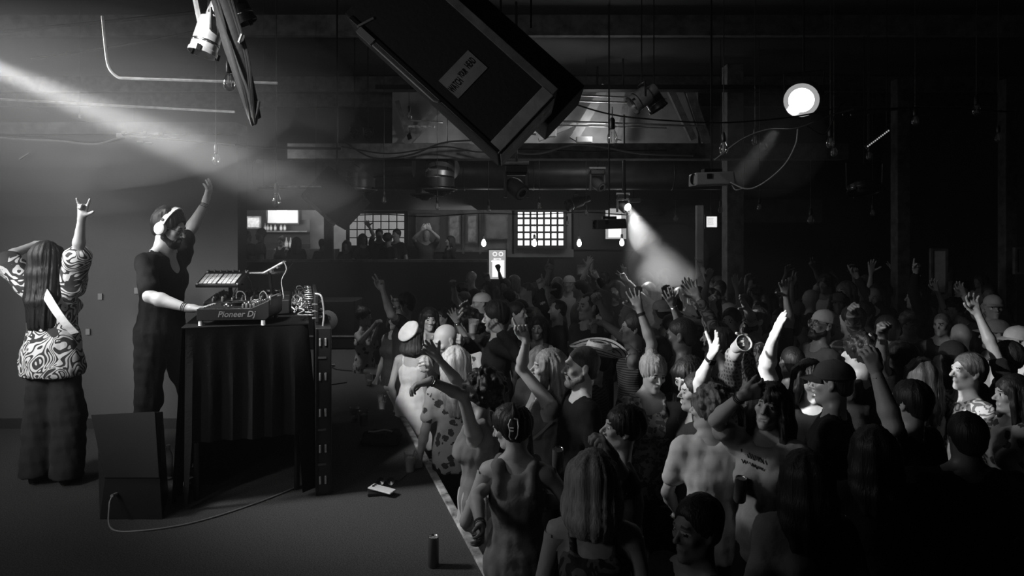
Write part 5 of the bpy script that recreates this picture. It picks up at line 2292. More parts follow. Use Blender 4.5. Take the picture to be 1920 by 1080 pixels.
moving_head(968, 352, 7.5, 'moving head lamp hanging between the duct and the glass block window')
moving_head(1120, 345, 10.5, 'dark moving head lamp left of the dazzling one', s=.9)
mh = moving_head(1168, 388, 10.0, 'dazzling moving head lamp throwing a cone to the right', (.5, -.7, -.6), .7)
mb = MB()
mb.lathe([(.0001, .09), (.035, .088), (.055, .08)], M['filament'], c=(.02, -.03, .02), R=frame_to((.4, -.8, -.3)), n=18)
mb.build('lit_lens', mh, smooth=True)
hl = P(1178, 384, 9.8)
lamp('head_beam', 'SPOT', hl, 1500, P(1236, 540, 9.0), size=.03, angle=46, blend=.9)

# ---------------------------------------------------------------- ducts and ceiling diffusers
for px, py, D, big_, lb in ((676, 357, 9.5, True, 'left round ceiling diffuser under a dark duct bend'), (797, 365, 10.6, False, 'middle round ceiling diffuser partly behind the bright duct'), (825, 356, 9.2, True, 'right round ceiling diffuser under a polished duct bend')):
    c = P(px, py, D)
    root = empty('air_diffuser', c, lb, 'vent')
    hg = MB()
    hg.tube([(.1, 0, .02), (.1, 0, 4.8 - c[2])], .006, M['blackmetal'], 5)
    hg.build('hanger', root)
    r = .235
    mb = MB()
    mb.lathe([(r * .62, .10), (r * .64, .02), (r * .98, .012), (r, .004), (r * .98, -.004), (r * .90, -.004)], M['duct'], n=34)
    mb.build('rim', root, smooth=True)
    for k_, (rr_, z_) in enumerate(((.78, -.03), (.55, -.055), (.30, -.075))):
        mb = MB()
        mb.lathe([(r * rr_, z_), (r * (rr_ + .10), z_ + .022), (r * (rr_ + .08), z_ + .022), (r * (rr_ - .03), z_)], M['darkduct'], n=30)
        mb.build('cone_ring', root, smooth=True)
    mb = MB()
    mb.lathe([(.0001, -.095), (r * .18, -.092), (r * .22, -.08)], M['duct'], n=20)
    mb.build('centre_cap', root, smooth=True)
    if big_:
        dk = empty('duct_bend', c + np.array([0, 0, .04]), 'polished bent air duct feeding the right diffuser' if px > 800 else 'dark bent air duct feeding the left diffuser', 'duct')
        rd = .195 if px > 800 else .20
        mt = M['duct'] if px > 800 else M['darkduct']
        mb = MB()
        mb.tube([(0, 0, 0), (0, 0, .12)], rd, M['darkduct'], 30, cap=False)
        mb.build('collar', dk, smooth=True)
        arc = [(0, .21 * (1 - math.cos(a)), .12 + .21 * math.sin(a)) for a in [PI / 2 * i / 5 for i in range(6)]] if px > 800 else [(.24 * (1 - math.cos(a)), .0, .12 + .22 * math.sin(a)) for a in [PI / 2 * i / 5 for i in range(6)]]
        for i in range(5):
            mb = MB()
            mb.tube([arc[i], arc[i + 1]], [rd * (1.01 if i % 2 else 1), rd * (1.0 if i % 2 else 1.01)], mt, 30, cap=False)
            mb.build('gore', dk, smooth=True)
        mb = MB()
        e_ = arc[-1]
        mb.tube([e_, (e_[0], e_[1] + .7, e_[2])] if px > 800 else [e_, (e_[0] + .5, e_[1], e_[2])], rd, mt, 30)
        mb.build('run', dk, smooth=True)
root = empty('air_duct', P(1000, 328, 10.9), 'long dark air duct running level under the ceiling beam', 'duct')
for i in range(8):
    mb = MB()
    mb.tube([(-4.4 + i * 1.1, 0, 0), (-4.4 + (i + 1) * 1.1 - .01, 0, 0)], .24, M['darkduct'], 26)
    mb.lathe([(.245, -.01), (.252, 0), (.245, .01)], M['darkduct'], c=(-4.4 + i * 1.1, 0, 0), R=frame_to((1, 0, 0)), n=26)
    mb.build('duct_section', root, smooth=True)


# ---------------------------------------------------------------- pendant bulbs and string lights
def bulb(px, py, D, label, lit=False, s=1.0, cord_top=None, group=None):
    c = P(px, py, D)
    root = empty('pendant_bulb' if lit else 'string_bulb', c, label, 'bulb', group)
    mb = MB()
    prof = [(.0001, -.052), (.014, -.050), (.026, -.038), (.032, -.018), (.030, .004), (.020, .028), (.014, .040), (.014, .05)]
    mb.lathe([(r * s, z * s) for r, z in prof], M['filament'] if lit else M['bulbglass'], n=14)
    mb.build('glass', root, smooth=True)
    if not lit:
        mb = MB()
        for a in range(3):
            t_ = 2 * PI * a / 3
            mb.tube([(.008 * s * math.cos(t_), .008 * s * math.sin(t_), .03 * s), (.012 * s * math.cos(t_), .012 * s * math.sin(t_), -.03 * s)], .0022 * s, M['paper'], 5)
        mb.build('filament', root)
    mb = MB()
    mb.lathe([(.0155 * s, .044 * s), (.017 * s, .05 * s), (.017 * s, .095 * s), (.010 * s, .11 * s), (.0001, .112 * s)], M['black'], n=12)
    mb.build('socket', root, smooth=True)
    mb = MB()
    top_ = cord_top if cord_top is not None else .35
    mb.tube([(0, 0, .10 * s), (0, 0, top_)], .004, M['rubber'], 6)
    mb.build('cord', root)
    return root


lit_pos = [(907, 455, 12.5), (1002, 455, 12.5), (1086, 455, 12.5), (1166, 454, 12.5)]
nmz = ['first', 'second', 'third', 'fourth']
for i, (px, py, D) in enumerate(lit_pos):
    bulb(px, py, D, '%s glowing pendant bulb from the left in front of the rear wall' % nmz[i], True, 1.35, 4.8 - P(px, py, D)[2], 'glowing pendant bulbs in a row')
    lamp('bulb_light', 'POINT', P(px, py, D - .1), 3.0, size=.04)
dark_pos = [(1148, 256, 4.6, 1.15, 'clear unlit string bulb hanging in front of the attic boards'), (1357, 277, 5.4, 1.1, 'clear unlit string bulb above the pale projector'), (1557, 266, 6.0, 1.1, 'clear unlit string bulb below the glaring floodlight'),
            (1564, 284, 6.6, 1.0, 'unlit string bulb just below another right of the floodlight'), (1716, 225, 6.4, 1.0, 'unlit string bulb at the far right of the slanted light bar'), (1630, 291, 7.5, 1.1, 'unlit string bulb under the slanted light bar'),
            (1831, 205, 6.0, 1.1, 'unlit string bulb near the top right corner'), (1872, 257, 6.5, 1.0, 'unlit string bulb nearest the right border'), (720, 374, 9, 1.0, 'unlit string bulb between the two big diffusers'),
            (820, 386, 9, 1.0, 'unlit string bulb just below the right diffuser'), (916, 390, 10, 1.1, 'unlit string bulb above the framed pictures'), (1011, 385, 10, 1.1, 'unlit string bulb above the bright glass block window'),
            (1099, 398, 10, 1.0, 'unlit string bulb right of the bright window'), (1063, 418, 11, 1.0, 'unlit string bulb at the right jamb of the bright window'), (518, 374, 5.5, 1.2, 'clear string bulb above the rear bar opening'),
            (430, 152, 3.6, 1.0, 'clear bulb tucked against the black pole'), (1416, 262, 6.5, 1.0, 'unlit string bulb between projector and floodlight'), (1520, 411, 9, 1.3, 'unlit string bulb in the dark right of the posts'),
            (1351, 392, 9, 1.0, 'small unlit bulb above the little rear screen'), (1636, 398, 9, 1.0, 'unlit string bulb high in the dark right side'), (767, 216, 8, 1.0, 'unlit bulb hanging left under the big speaker'),
            (1424, 388, 9, 1.0, 'unlit string bulb right of the thick post'), (405, 297, 5.2, 1.0, 'small bright bulb in the shaft of light over the raised hand'), (1267, 408, 11.5, 1.2, 'unlit string bulb right of the lit cone')]
for px, py, D, s, lb in dark_pos:
    bulb(px, py, D, lb, False, s, .20 if D < 4.7 else 4.8 - P(px, py, D)[2], 'unlit bulbs of the string lights')
strings = [([(1060, 190), (1148, 215), (1250, 226), (1357, 230), (1480, 220), (1560, 205)], 4.9, .006, 'rubber', 'string light wire swagged right of the big speaker'),
           ([(1340, 300), (1390, 262), (1440, 243), (1495, 240), (1560, 215), (1600, 205)], 5.6, .007, 'grey', 'pale cable bundle rising from the projector to the floodlight'),
           ([(1370, 342), (1400, 354), (1430, 344), (1470, 310), (1492, 270), (1496, 240)], 5.9, .007, 'cablew', 'white cable looping from the pale projector up to the floodlight'),
           ([(1512, 235), (1530, 248), (1545, 252), (1556, 238), (1570, 205), (1585, 190)], 5.8, .006, 'rubber', 'knotted cables hanging under the floodlight'),
           ([(640, 262), (700, 296), (770, 290), (830, 268), (900, 262)], 8.6, .012, 'rubber', 'drooping cable bundle left under the ceiling beam'),
           ([(880, 268), (950, 284), (1010, 288), (1075, 272), (1130, 276), (1200, 288), (1300, 292)], 8.6, .012, 'grey', 'drooping pale cable bundle along the ceiling beam'),
           ([(640, 275), (730, 288), (830, 275), (900, 285), (990, 280), (1100, 284), (1250, 282)], 8.7, .010, 'rubber', 'thin black cable along the ceiling beam'),
           ([(0, 252), (60, 256), (130, 262), (170, 268), (220, 262), (245, 252), (300, 256), (400, 268), (500, 276), (640, 279)], 5.6, .012, 'rubber', 'cable bundle running along the top of the stage wall'),
           ([(0, 258), (50, 262), (110, 264), (180, 270), (240, 256), (330, 262), (440, 272)], 5.55, .008, 'grey', 'thin pale cable above the stage wall'),
           ([(0, 186), (110, 192), (290, 202), (440, 210)], 5.2, .010, 'steel', 'straight metal conduit high above the stage'),
           ([(192, 30), (198, 90), (204, 125), (220, 144), (240, 147), (330, 150), (420, 153), (520, 156)], 4.6, .010, 'steel', 'bent conduit curving under the stage ceiling'),
           ([(1580, 215), (1640, 205), (1760, 203), (1900, 210)], 6.0, .008, 'rubber', 'string light wire at the upper right'),
           ([(640, 405), (720, 402), (800, 406), (900, 400), (1000, 402), (1100, 398), (1200, 404), (1300, 398)], 12.0, .010, 'rubber', 'string light wire in front of the rear windows'),
           ([(1170, 215), (1171, 300), (1172, 375)], 9.2, .012, 'blackmetal', 'thin rod dropping to the dazzling lamp'),
           ([(1395, 352), (1380, 356), (1372, 346)], 6.1, .006, 'cablew', 'short cable end behind the pale projector'),
           ([(0, 60), (150, 45), (400, 20)], 5.0, .012, 'blackmetal', 'upper slanting conduit over the stage'), ([(60, 110), (230, 85), (390, 55)], 5.0, .010, 'blackmetal', 'lower slanting conduit over the stage'),
           ([(1595, 215), (1640, 210), (1700, 202)], 6.6, .012, 'darkgrey', 'short rail right of the floodlight')]
for pts_, D, r, mt, lb in strings:
    mb = MB()
    mb.tube(curve_pts([P(x, y, D) for x, y in pts_], 8 * len(pts_)), r, M[mt], 6)
    tag(mb.build('wire' if 'conduit' not in lb and 'rod' not in lb and 'rail' not in lb else 'conduit', None, smooth=True), lb, 'cable' if 'conduit' not in lb else 'conduit')
# white fixture strip above the stage wall, catching the shaft of light
fx = empty('strip_fixture', P(262, 254, 5.75), 'white ledge fixture with two sockets catching the shaft of light', 'fixture')
mb = MB()
mb.box((0, 0, 0), (.36, .08, .035), M['white'], rotm('Y', -1))
mb.build('ledge', fx, bevel=.006)
for dx in (-.12, .06):
    mb = MB()
    mb.lathe([(.0001, .03), (.014, .03), (.018, .01), (.018, 0)], M['grey'], c=(dx, -.02, .01), R=frame_to((.2, -1, .3)), n=12)
    mb.build('socket', fx, smooth=True)
for i, (px, py, w_, a_, lb, mt) in enumerate(((263, 266, .05, 0, 'short bright tube lying under the white ledge fixture', 'paper'), (279, 268, .06, -3, 'longer bright tube lying under the white ledge fixture', 'paper'), (46, 293, .10, 32, 'slanting dim strip light at the far left of the stage wall', 'grey'),
                                              (543, 350, .60, 0, 'long level tube under the ceiling at the rear left', 'cream'), (150, 218, .03, 90, 'tiny bright tag hanging over the stage', 'white'))):
    D = 5.82 if px < 400 else 6.5
    mb = MB()
    mb.box((0, 0, 0), (w_, .02, .012), M[mt], rotm('Y', -a_))
    if px in (150, 543):
        for dx in ((-.25, .25) if px == 543 else (0,)):
            mb.tube([(dx, 0, 0), (dx, 0, 4.8 - P(px, py, D)[2])], .002, M['rubber'], 5)
    o = mb.build('tube_light' if px != 150 else 'hanging_tag', None, bevel=.003)
    o.location = P(px, py, D)
    tag(o, lb, 'light' if px != 150 else 'tag')
# slanted LED bar at the right
lb_ = empty('led_bar', P(1645, 260, 7.0), 'slanted bar of small bright diodes at the upper right', 'light')
Rl = rotm('Y', -37)
mb = MB()
mb.box((0, 0, 0), (.30, .03, .04), M['black'], Rl)
for dx in (-.12, .12):
    mb.tube([Rl @ Vector((dx, 0, 0)), Rl @ Vector((dx, 0, 0)) + Vector((0, 0, 4.78 - lb_.location.z - dx))], .004, M['blackmetal'], 6)
mb.build('bar_body', lb_)
for i in range(12):
    mb = MB()
    mb.lathe([(.0001, .005), (.008, .004), (.009, 0)], M['screenmid'], c=Rl @ Vector((-.132 + .024 * i, -.016, 0)), R=frame_to((0, -1, 0)), n=8)
    mb.build('diode', lb_, smooth=True)
for i, (px, py, w_, a_) in enumerate(((640, 575, .10, 10), (652, 582, .12, 14))):
    mb = MB()
    mb.box((0, 0, 0), (w_, .01, .03), M['grey'], rotm('Y', a_))
    o = mb.build('wall_plate', None)
    o.location = P(px, py, 12.5)
    tag(o, ('upper' if i == 0 else 'lower') + ' of two small pale plates beyond the far end of the stage', 'plate')


# ---------------------------------------------------------------- rear wall: screens, pictures, bar
def screen(px0, py0, px1, py1, D, label, name, mt, extra=None):
    a, b = P(px0, py1, D), P(px1, py0, D)
    w_, h_ = b[0] - a[0], b[2] - a[2]
    root = empty(name, ((a[0] + b[0]) / 2, D, (a[2] + b[2]) / 2), label, 'screen' if 'picture' not in name else 'picture')
    mb = MB()
    for c, s in (((0, 0, -h_ / 2 - .015), (w_ + .06, .05, .03)), ((0, 0, h_ / 2 + .015), (w_ + .06, .05, .03)), ((-w_ / 2 - .015, 0, 0), (.03, .05, h_)), ((w_ / 2 + .015, 0, 0), (.03, .05, h_))):
        mb.box(c, s, M['black'] if 'picture' not in name else M['wood'])
    mb.box((0, .015, 0), (w_, .02, h_), M['black'])
    mb.build('frame', root)
    mb = MB()
    mb.box((0, 0, 0), (w_, .008, h_), mt)
    mb.build('panel', root)
    return root, w_, h_


r_, w_, h_ = screen(502, 394, 559, 418, 16.2, 'wide television above the rear bar with a bright centre', 'television', M['screenmid'])
mb = MB()
mb.box((-.02, -.006, 0), (w_ * .33, .004, h_), M['screen'])
mb.build('bright_image', r_)
r_, w_, h_ = screen(917, 469, 948, 523, 15.28, 'tall bright poster screen with small print on the rear wall', 'poster_screen', M['screenmid'])
mb = MB()
mb.box((.02, -.006, -.09), (w_ * .72, .004, h_ * .58), M['screen'])
for x, z in ((-.055, .235), (.08, .235)):
    mb.lathe([(.035, .0), (.045, .002), (.05, 0)], M['screen'], c=(x, -.006, z), R=frame_to((0, -1, 0)), n=16)
mb.box((.0, -.006, .125), (w_ * .45, .004, .030), M['screen'])
mb.box((-.005, -.006, .075), (w_ * .72, .004, .028), M['screen'])
mb.build('bright_print', r_)
text_mesh('Taps', .05, M['grey'], 'lettering', r_, .0005, Matrix.Translation((.0, -.010, .125)) @ Matrix.Rotation(PI / 2, 4, 'X'))
r_, w_, h_ = screen(1135, 391, 1174, 448, 15.25, 'bright upright screen behind the dark projector', 'wall_screen', M['screenmid'])
mb = MB()
mb.box((-.02, -.006, -.06), (w_ * .62, .004, h_ * .72), M['screen'])
mb.build('bright_image', r_)
r_, w_, h_ = screen(1324, 406, 1344, 426, 12.4, 'little bright monitor between the two posts', 'monitor', M['screen'])
mb = MB()
for i in range(5):
    mb.box((-.02, -.006, .06 - i * .025), (w_ * (.6 - .1 * (i % 2)), .003, .008), M['screenmid'])
mb.build('text_lines', r_)
mb = MB()
mb.tube([(0, .02, h_ / 2), (0, .02, 4.8 - r_.location.z)], .012, M['blackmetal'], 6)
mb.build('ceiling_rod', r_)
for k_, (x0, y0, x1, y1, D, tn, lb) in enumerate(((464, 408, 487, 426, 15.9, 'screenpic', 'pale framed picture at the left end of the rear bar'), (782, 404, 822, 462, 15.2, 'pic1', 'widest framed picture right of the dim window'),
                                               (843, 405, 861, 455, 15.2, 'pic2', 'narrow framed picture beside the widest one'), (878, 405, 893, 453, 15.2, 'pic2', 'narrowest framed picture left of the first glowing bulb'), (913, 404, 950, 446, 15.2, 'pic1', 'large dark framed picture behind the first glowing bulb'),
                                               (1084, 499, 1104, 513, 15.3, 'pic2', 'small pale notice on the dark wall above the crowd'), (1105, 489, 1110, 513, 15.3, 'pic2', 'narrow upright notice above the crowd'), (1090, 522, 1106, 528, 15.3, 'pic2', 'small level notice just above the crowd heads'))):
    if 'screenpic' not in M:
        M['screenpic'] = mat('pale_picture', 0.40, 0.6, noise=(18, 0.3))
        M['pic1'] = mat('dark_picture', 0.10, 0.4, noise=(4, 0.7))
        M['pic2'] = mat('grey_picture', 0.25, 0.5, noise=(9, 0.6))
    screen(x0, y0, x1, y1, D, lb, 'framed_picture', M[tn])
# back bar shelf with bottles
sh = empty('bar_shelf', P(535, 434, 16.3), 'dark shelf under the rear television', 'shelf')
mb = MB()
mb.box((0, 0, 0), (1.1, .22, .03), M['wood'])
mb.build('shelf_board', sh)
mb = MB()
mb.box((0, .13, .0), (1.1, .02, .55), M['black'])
mb.box((0, .13, -.7), (1.1, .02, .8), M['black'])
mb.build('back_panel', sh)
bb = MB()
bb.lathe([(.0001, 0), (.04, 0), (.042, .02), (.042, .14), (.016, .19), (.014, .25), (.0001, .25)], M['grey'], n=14)
bm = bb.mesh('bottle', True)
lbm = MB()
lbm.lathe([(.0425, .04), (.0435, .045), (.0435, .12), (.0425, .125)], M['paper'], n=14)
lbme = lbm.mesh('bottle_label', True)
for i, (px, py) in enumerate(((497, 431), (502, 431), (508, 431), (527, 431), (534, 431), (537, 464), (545, 464), (560, 464), (516, 431))):
    o = bpy.data.objects.new('bottle', bm)
    link(o)
    o.location = P(px, py, 16.25)
    o.location.z = P(535, 434, 16.3)[2] + .016 if py < 440 else P(px, 465, 16.25)[2]
    s = .75 if py < 440 else 1.0
    o.scale = (s, s, s)
    tag(o, 'dim bottle standing on the rear bar shelf under the television' if py < 440 else 'pale labelled bottle standing behind the rear bar counter', 'bottle', 'bottles on the bar shelf' if py < 440 else 'bottles behind the bar')
    link(bpy.data.objects.new('bottle_label', lbme), o)
ct = empty('bar_counter', (P(530, 470, 16.2)[0], 16.2, .54), 'dark counter of the rear bar', 'counter')
mb = MB()
mb.box((0, 0, .5 * (P(530, 466, 16.2)[2] - .54)), (2.6, .4, P(530, 466, 16.2)[2] - .56), M['blackwall'])
mb.build('counter_body', ct)
# poster sliver and signs at the dark right side
for x0, y0, x1, y1, D, v, lb in ((1748, 470, 1772, 548, 9.5, 'paper', 'pale poster at the right, half hidden by a raised arm'), (1905, 468, 1920, 510, 9.5, 'darkgrey', 'dim grey panel at the right border')):
    screen(x0, y0, x1, y1, D, lb, 'framed_picture', M[v])


# ---------------------------------------------------------------- the two on the stage
def A(s, e, w, pose='open', n='fwd', **k):
    d = dict(s=s, e=e, w=w, pose=pose, n=n)
    d.update(k)
    return d


pp = person
w1 = pp(81, 452, 4.5, 174, 'woman dancing with her back turned in a loose swirl-printed shirt', .6, True, .40, 'long', .010, .50,
        [A('R', (146, 474), (153, 410), 'rock', 'cam', up=1), A('L', (8, 484), (66, 458), 'gun', 'away', hd=(1, 0, -.12), ne=False, nw=False)], (190, 12, 6), 'loose', .62, 'swirl', 'wide', .030, detail=3, build=1.05)
dj = pp(322, 391, 4.72, 78, 'bearded disc jockey in black tee with round glasses, one arm raised', .6, False, .42, 'tousled', .015,
        arms=[A('R', (281, 556), (349, 577), 'relax', 'down', hd=(1, .1, -.12), band=1), A('L', (352, 440), (386, 378), 'wave', 'left', hd=(.32, 0, 1), band=1, up=1, ne=False, nw=False)],
        head=(86, -16, 0), top='vneck', toptone=.010, bottom='pants', bottone=.008, detail=3, hat=('headphones', 1), beard=True, glasses='metal', feet=[(-.14, .08), (.16, -.22)], lean=(0, -.06))


def sdf_hit(prims, a, b, n=60):
    """first point from a to b inside the shapes"""
    for i in range(n):
        p = a + (b - a) * i / (n - 1)
        for q in prims:
            if q[0] == 'c':
                ab = q[2] - q[1]
                t_ = np.clip(((p - q[1]) @ ab) / (ab @ ab), 0, 1)
                if np.linalg.norm((p - q[1] - t_ * ab) / [1, q[6], 1]) < q[3] + t_ * (q[4] - q[3]):
                    return p
            elif q[3] is None and np.linalg.norm((p - q[1]) / q[2]) < 1:
                return p
    return None


def strap(info, pts_px, D, wd, name, tn, mt='plain', lift=.022, far=.5):
    """band lying over the clothes along a line seen in the photo"""
    Rw_, loc_ = info['Rw'], info['loc']
    pr_ = info['torso'] + [rcone(info['T']((0, .01, 1.25)), info['T']((0, .01, .86)), .15 * info['k'], .18 * info['k'], .05, sy=.75)]
    pts_ = []
    for (x, y) in pts_px:
        a = Rw_.T @ (P(x, y, D - far) - loc_)
        b = Rw_.T @ (P(x, y, D + far) - loc_)
        h_ = sdf_hit(pr_, a, b)
        if h_ is not None:
            pts_.append(h_ + unit(a - b) * lift)
    if len(pts_) < 3:
        return
    c_ = [np.array(p) for p in curve_pts(pts_, 20)]
    vs2, fs2 = [], []
    nrm = unit(Rw_.T @ np.array([0, -1, 0]))
    for i, p in enumerate(c_):
        d_ = unit(c_[min(i + 1, len(c_) - 1)] - c_[max(0, i - 1)])
        s_ = unit(np.cross(d_, nrm)) * wd / 2
        for q in (p - s_ - nrm * .002, p + s_ - nrm * .002, p + s_ + nrm * .003, p - s_ + nrm * .003):
            vs2.append(tuple(q))
    for i in range(len(c_) - 1):
        for j in range(4):
            j2 = (j + 1) % 4
            fs2.append((i * 4 + j, i * 4 + j2, i * 4 + 4 + j2, i * 4 + 4 + j))
    mb_ = MB()
    mb_.add(vs2, fs2, M[mt])
    return mb_.build(name, info['root'], smooth=True, color=tn)


strap(w1, [(60, 517), (72, 530), (88, 555), (105, 582), (122, 605), (141, 625)], 4.5, .055, 'bag_strap', .85, lift=.075)

# ---------------------------------------------------------------- crowd, from the stage edge outwards
LT, MD, DK = .45, .34, .10
pp(681, 580, 8.2, 70, 'seated woman in patterned dress at the far stage corner, hands clasped', 0, True, .30, 'updo', .02, arms=[A('R', (676, 640), (700, 612), 'fist', 'fwd'), A('L', (700, 640), (708, 612), 'fist', 'fwd')], top='strap', toptone=.4, topmat='floral', bottom='skirt', bottone=.2, detail=1, sit=True, H=1.62)
pp(745, 582, 7.5, -35, 'shouting woman pointing one finger up beside the seated woman', 0, True, LT, 'bob', .04, .2, [A('L', (759, 612), (746, 575), 'point', 'cam', band=1, up=1)], (-20, 12, 0), 'tank', .06, 'plain', 'skirt', .05, 2, 'open', at=True)
pp(762, 549, 7.3, -80, 'man in dark glasses with a long raised bare arm at the far left', 0, False, .32, 'short', .02, arms=[A('L', (733, 590), (716, 540), 'peace', 'cam', up=1, ne=True)], top='tee', toptone=.03, detail=2, glasses='black', at=True)
pp(806, 577, 6.9, 12, 'dark haired woman smiling straight out above the bald head', 0, True, LT, 'long', .012, .36, (), (18, -4, 4), 'strap', .3, 'plain', 'pants', .05, 2, 'smile', at=True)
pp(829, 577, 7.5, -30, 'man half hidden behind the smiling dark haired woman', 0, False, .3, 'short', .02, top='tee', toptone=.08, detail=1, at=True)
b1 = pp(773, 613, 6.25, 168, 'woman in white beret and white strap dress seen from behind', 0, True, LT, 'bob', .06, .17, [dict(s='R', E=(-.3, -.1, -1), W=(-.4, -.7, -.7)), dict(s='L', E=(.25, .1, -1), W=(-.1, -.3, -1))], (150, 0, 0), 'dress', .78, 'plain', 'none', detail=3, hat=('beret', .85), at=True)
pp(829, 606, 5.2, -70, 'bald man in black tee looking down at the stage edge', 0, False, .42, 'bald', arms=[dict(s='L', E=(.3, -.05, -1), W=(.1, -.5, -1), pose='relax'), A('R', (815, 720), (805, 690), 'grip', 'fwd')], head=(-52, -22, 0), top='half', toptone=.012, detail=3, beard=True, beardtone=.10, build=1.12, wide=1.04, at=True)
pp(856, 650, 4.8, -160, 'woman with long straight blonde hair and pale floral tee seen from behind', 0, True, LT, 'long', .50, .40, [dict(s='L', E=(.25, .0, -1), W=(.1, -.4, -1)), dict(s='R', E=(-.3, .0, -1), W=(.2, -.8, -.6))], (-150, 6, 0), 'tee', .62, 'floral', 'pants', .02, 3, at=True)
pp(910, 700, 4.0, -105, 'person with a big dark curly mane reaching both bare arms over the edge', 0, True, .22, 'afro', .008, arms=[A('L', (868, 742), (808, 714), 'relax', 'down', hd=(-1, 0, -.3), band=1), A('R', (864, 722), (822, 672), 'wave', 'cam')], head=(-120, 4, 0), top='tank', toptone=.16, bottom='skirt', bottone=.35, detail=3, at=True)
pp(929, 566, 5.9, -88, 'young man in profile with white shirt under a black jacket', 0, False, LT, 'tousled', .02, arms=[A('L', (975, 668), (937, 622), 'fist', 'cam', ne=True), A('R', (884, 650), (868, 640), 'grip', 'fwd')], head=(-88, -8, 0), top='long', toptone=.02, detail=3, at=True)
pp(884, 588, 6.4, -60, 'bushy haired person waving a hand with bracelets beside the young man', 0, True, LT, 'afro', .015, arms=[A('R', (876, 642), (857, 604), 'open', 'cam', band=1, up=1)], top='tee', toptone=.6, topmat='floral', detail=2, at=True)
pp(904, 549, 7.6, -70, 'person in a pale cap turned backwards reaching a hand left', 0, False, .38, 'short', .02, arms=[A('L', (890, 588), (877, 575), 'open', 'cam')], top='tee', toptone=.04, detail=1, hat=('backcap', .75), at=True)
pp(968, 566, 6.0, 62, 'grinning short haired man turned right toward the dim man', 0, False, .36, 'short', .015, top='tee', toptone=.02, detail=2, mouth='smile')
pp(991, 577, 6.3, -10, 'dim round faced man behind the pointing hand', 0, False, .2, 'buzz', .02, top='tee', toptone=.03, detail=1, wide=1.1)
pp(1011, 592, 5.6, -12, 'laughing woman with long dark hair facing out behind the blondes', 0, True, .33, 'long', .012, .38, (), (-10, 0, 5), 'tank', .10, detail=2, mouth='smile')
pp(1031, 560, 7.2, -8, 'man in glasses and pale cap with one arm straight up', 0, False, .33, 'short', .03, arms=[A('R', (1024, 575), (1027, 548), 'open', 'cam', up=1)], top='tee', toptone=.08, detail=1, glasses='black', hat=('cap', .4))
pp(1012, 650, 4.6, 165, 'person with light shoulder hair standing right behind the profile blonde', 0, True, LT, 'bob', .30, .24, top='tee', toptone=.05, detail=2)
pr1 = pp(1036, 655, 3.62, -82, 'woman with wavy shoulder length hair in profile raising a pointing hand', 0, True, LT, 'wavy', .26, .36, [A('L', (976, 690), (987, 640), 'point', 'cam', hd=(-.35, 0, 1), up=1, band=0), dict(s='R', E=(-.3, .1, -1), W=(.1, -.4, -1))], (-82, 6, 0), 'tank', .20, 'plain', 'pants', .04, 3)
cr1 = pp(1096, 650, 3.42, -78, 'man with cropped hair and stubble in black tee beside the profile blonde', 0, False, LT, 'buzz', .05, head=(-80, 2, 0), top='tee', toptone=.010, detail=3, beard=True, beardtone=.16)
pp(1124, 642, 4.0, -110, 'person wearing a striped wide brimmed straw hat', 0, False, .25, 'short', .02, head=(-110, 8, 0), top='tee', toptone=.06, topmat='stripe', detail=2, hat=('straw', 1))
pp(1108, 549, 5.2, -58, 'tall man with swept back hair looking left above the straw hat', 0, False, .36, 'receding', .03, arms=[A('L', (1146, 612), (1125, 570), 'fist', 'cam')], head=(-60, 4, 0), top='tee', toptone=.03, detail=3)
c22 = pp(1192, 588, 4.7, -100, 'person in pale sleeveless top stretching a hand with a cup leftward', 0, False, .36, 'short', .02, arms=[A('L', (1178, 640), (1124, 600), 'grip', 'down', hd=(-1, 0, .1), ne=False)], head=(-90, 0, 0), top='tank', toptone=.22, topmat='stripe', detail=2, build=1.05)
pp(1236, 632, 4.2, -130, 'dark haired person raising a spread hand with black watch in the smoke', 0, False, .34, 'short', .012, arms=[A('L', (1225, 630), (1199, 580), 'open', 'cam', watch=1, up=1)], head=(-140, 0, 0), top='tee', toptone=.02, detail=2)
pp(1278, 596, 4.0, -98, 'dark man with close cropped hair seen from the ear side', 0, False, .11, 'buzz', .010, head=(-112, -4, 0), top='tee', toptone=.04, detail=3)
pp(1229, 664, 3.72, 6, 'woman with blonde updo in a speckled lace top looking down', 0, True, LT, 'updo', .45, head=(16, -14, 5), top='lace', toptone=.42, topmat='knit', bottom='pants', bottone=.03, detail=3)
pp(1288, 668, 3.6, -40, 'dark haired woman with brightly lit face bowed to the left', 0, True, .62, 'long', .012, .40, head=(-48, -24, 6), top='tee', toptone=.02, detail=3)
pp(1240, 563, 6.0, -160, 'person in a bright white cap in the smoke', 0, False, .5, 'short', .03, top='tee', toptone=.2, detail=1, hat=('backcap', .85))
pp(1308, 572, 5.6, -90, 'person in white cap with a glaring brim tilted up', 0, False, .45, 'short', .04, arms=[A('L', (1275, 602), (1312, 604), 'relax', 'fwd')], head=(-90, 14, 0), top='tee', toptone=.1, detail=2, hat=('cap', .85))
pp(1262, 590, 5.0, -120, 'person with dark raised forearm and bracelet left of the clasped hands', 0, False, .20, 'short', .01, arms=[A('L', (1278, 612), (1262, 573), 'open', 'away', band=1, up=1)], top='tee', toptone=.02, detail=2)
pp(1345, 604, 4.6, -100, 'person lifting both long arms into clasped hands before the thin post', 0, False, .32, 'short', .02, arms=[A('L', (1340, 590), (1303, 548), 'open', 'cam', up=1), A('R', (1330, 580), (1300, 556), 'wave', 'cam', up=1)], top='long', toptone=.10, topmat='leaf', detail=2)
pp(1372, 578, 5.2, -42, 'man with side parted dark hair facing out left of the bearded man', 0, False, .36, 'short', .015, arms=[A('R', (1336, 590), (1336, 566), 'point', 'cam', up=1)], head=(-38, 2, 0), top='tee', toptone=.02, detail=2)
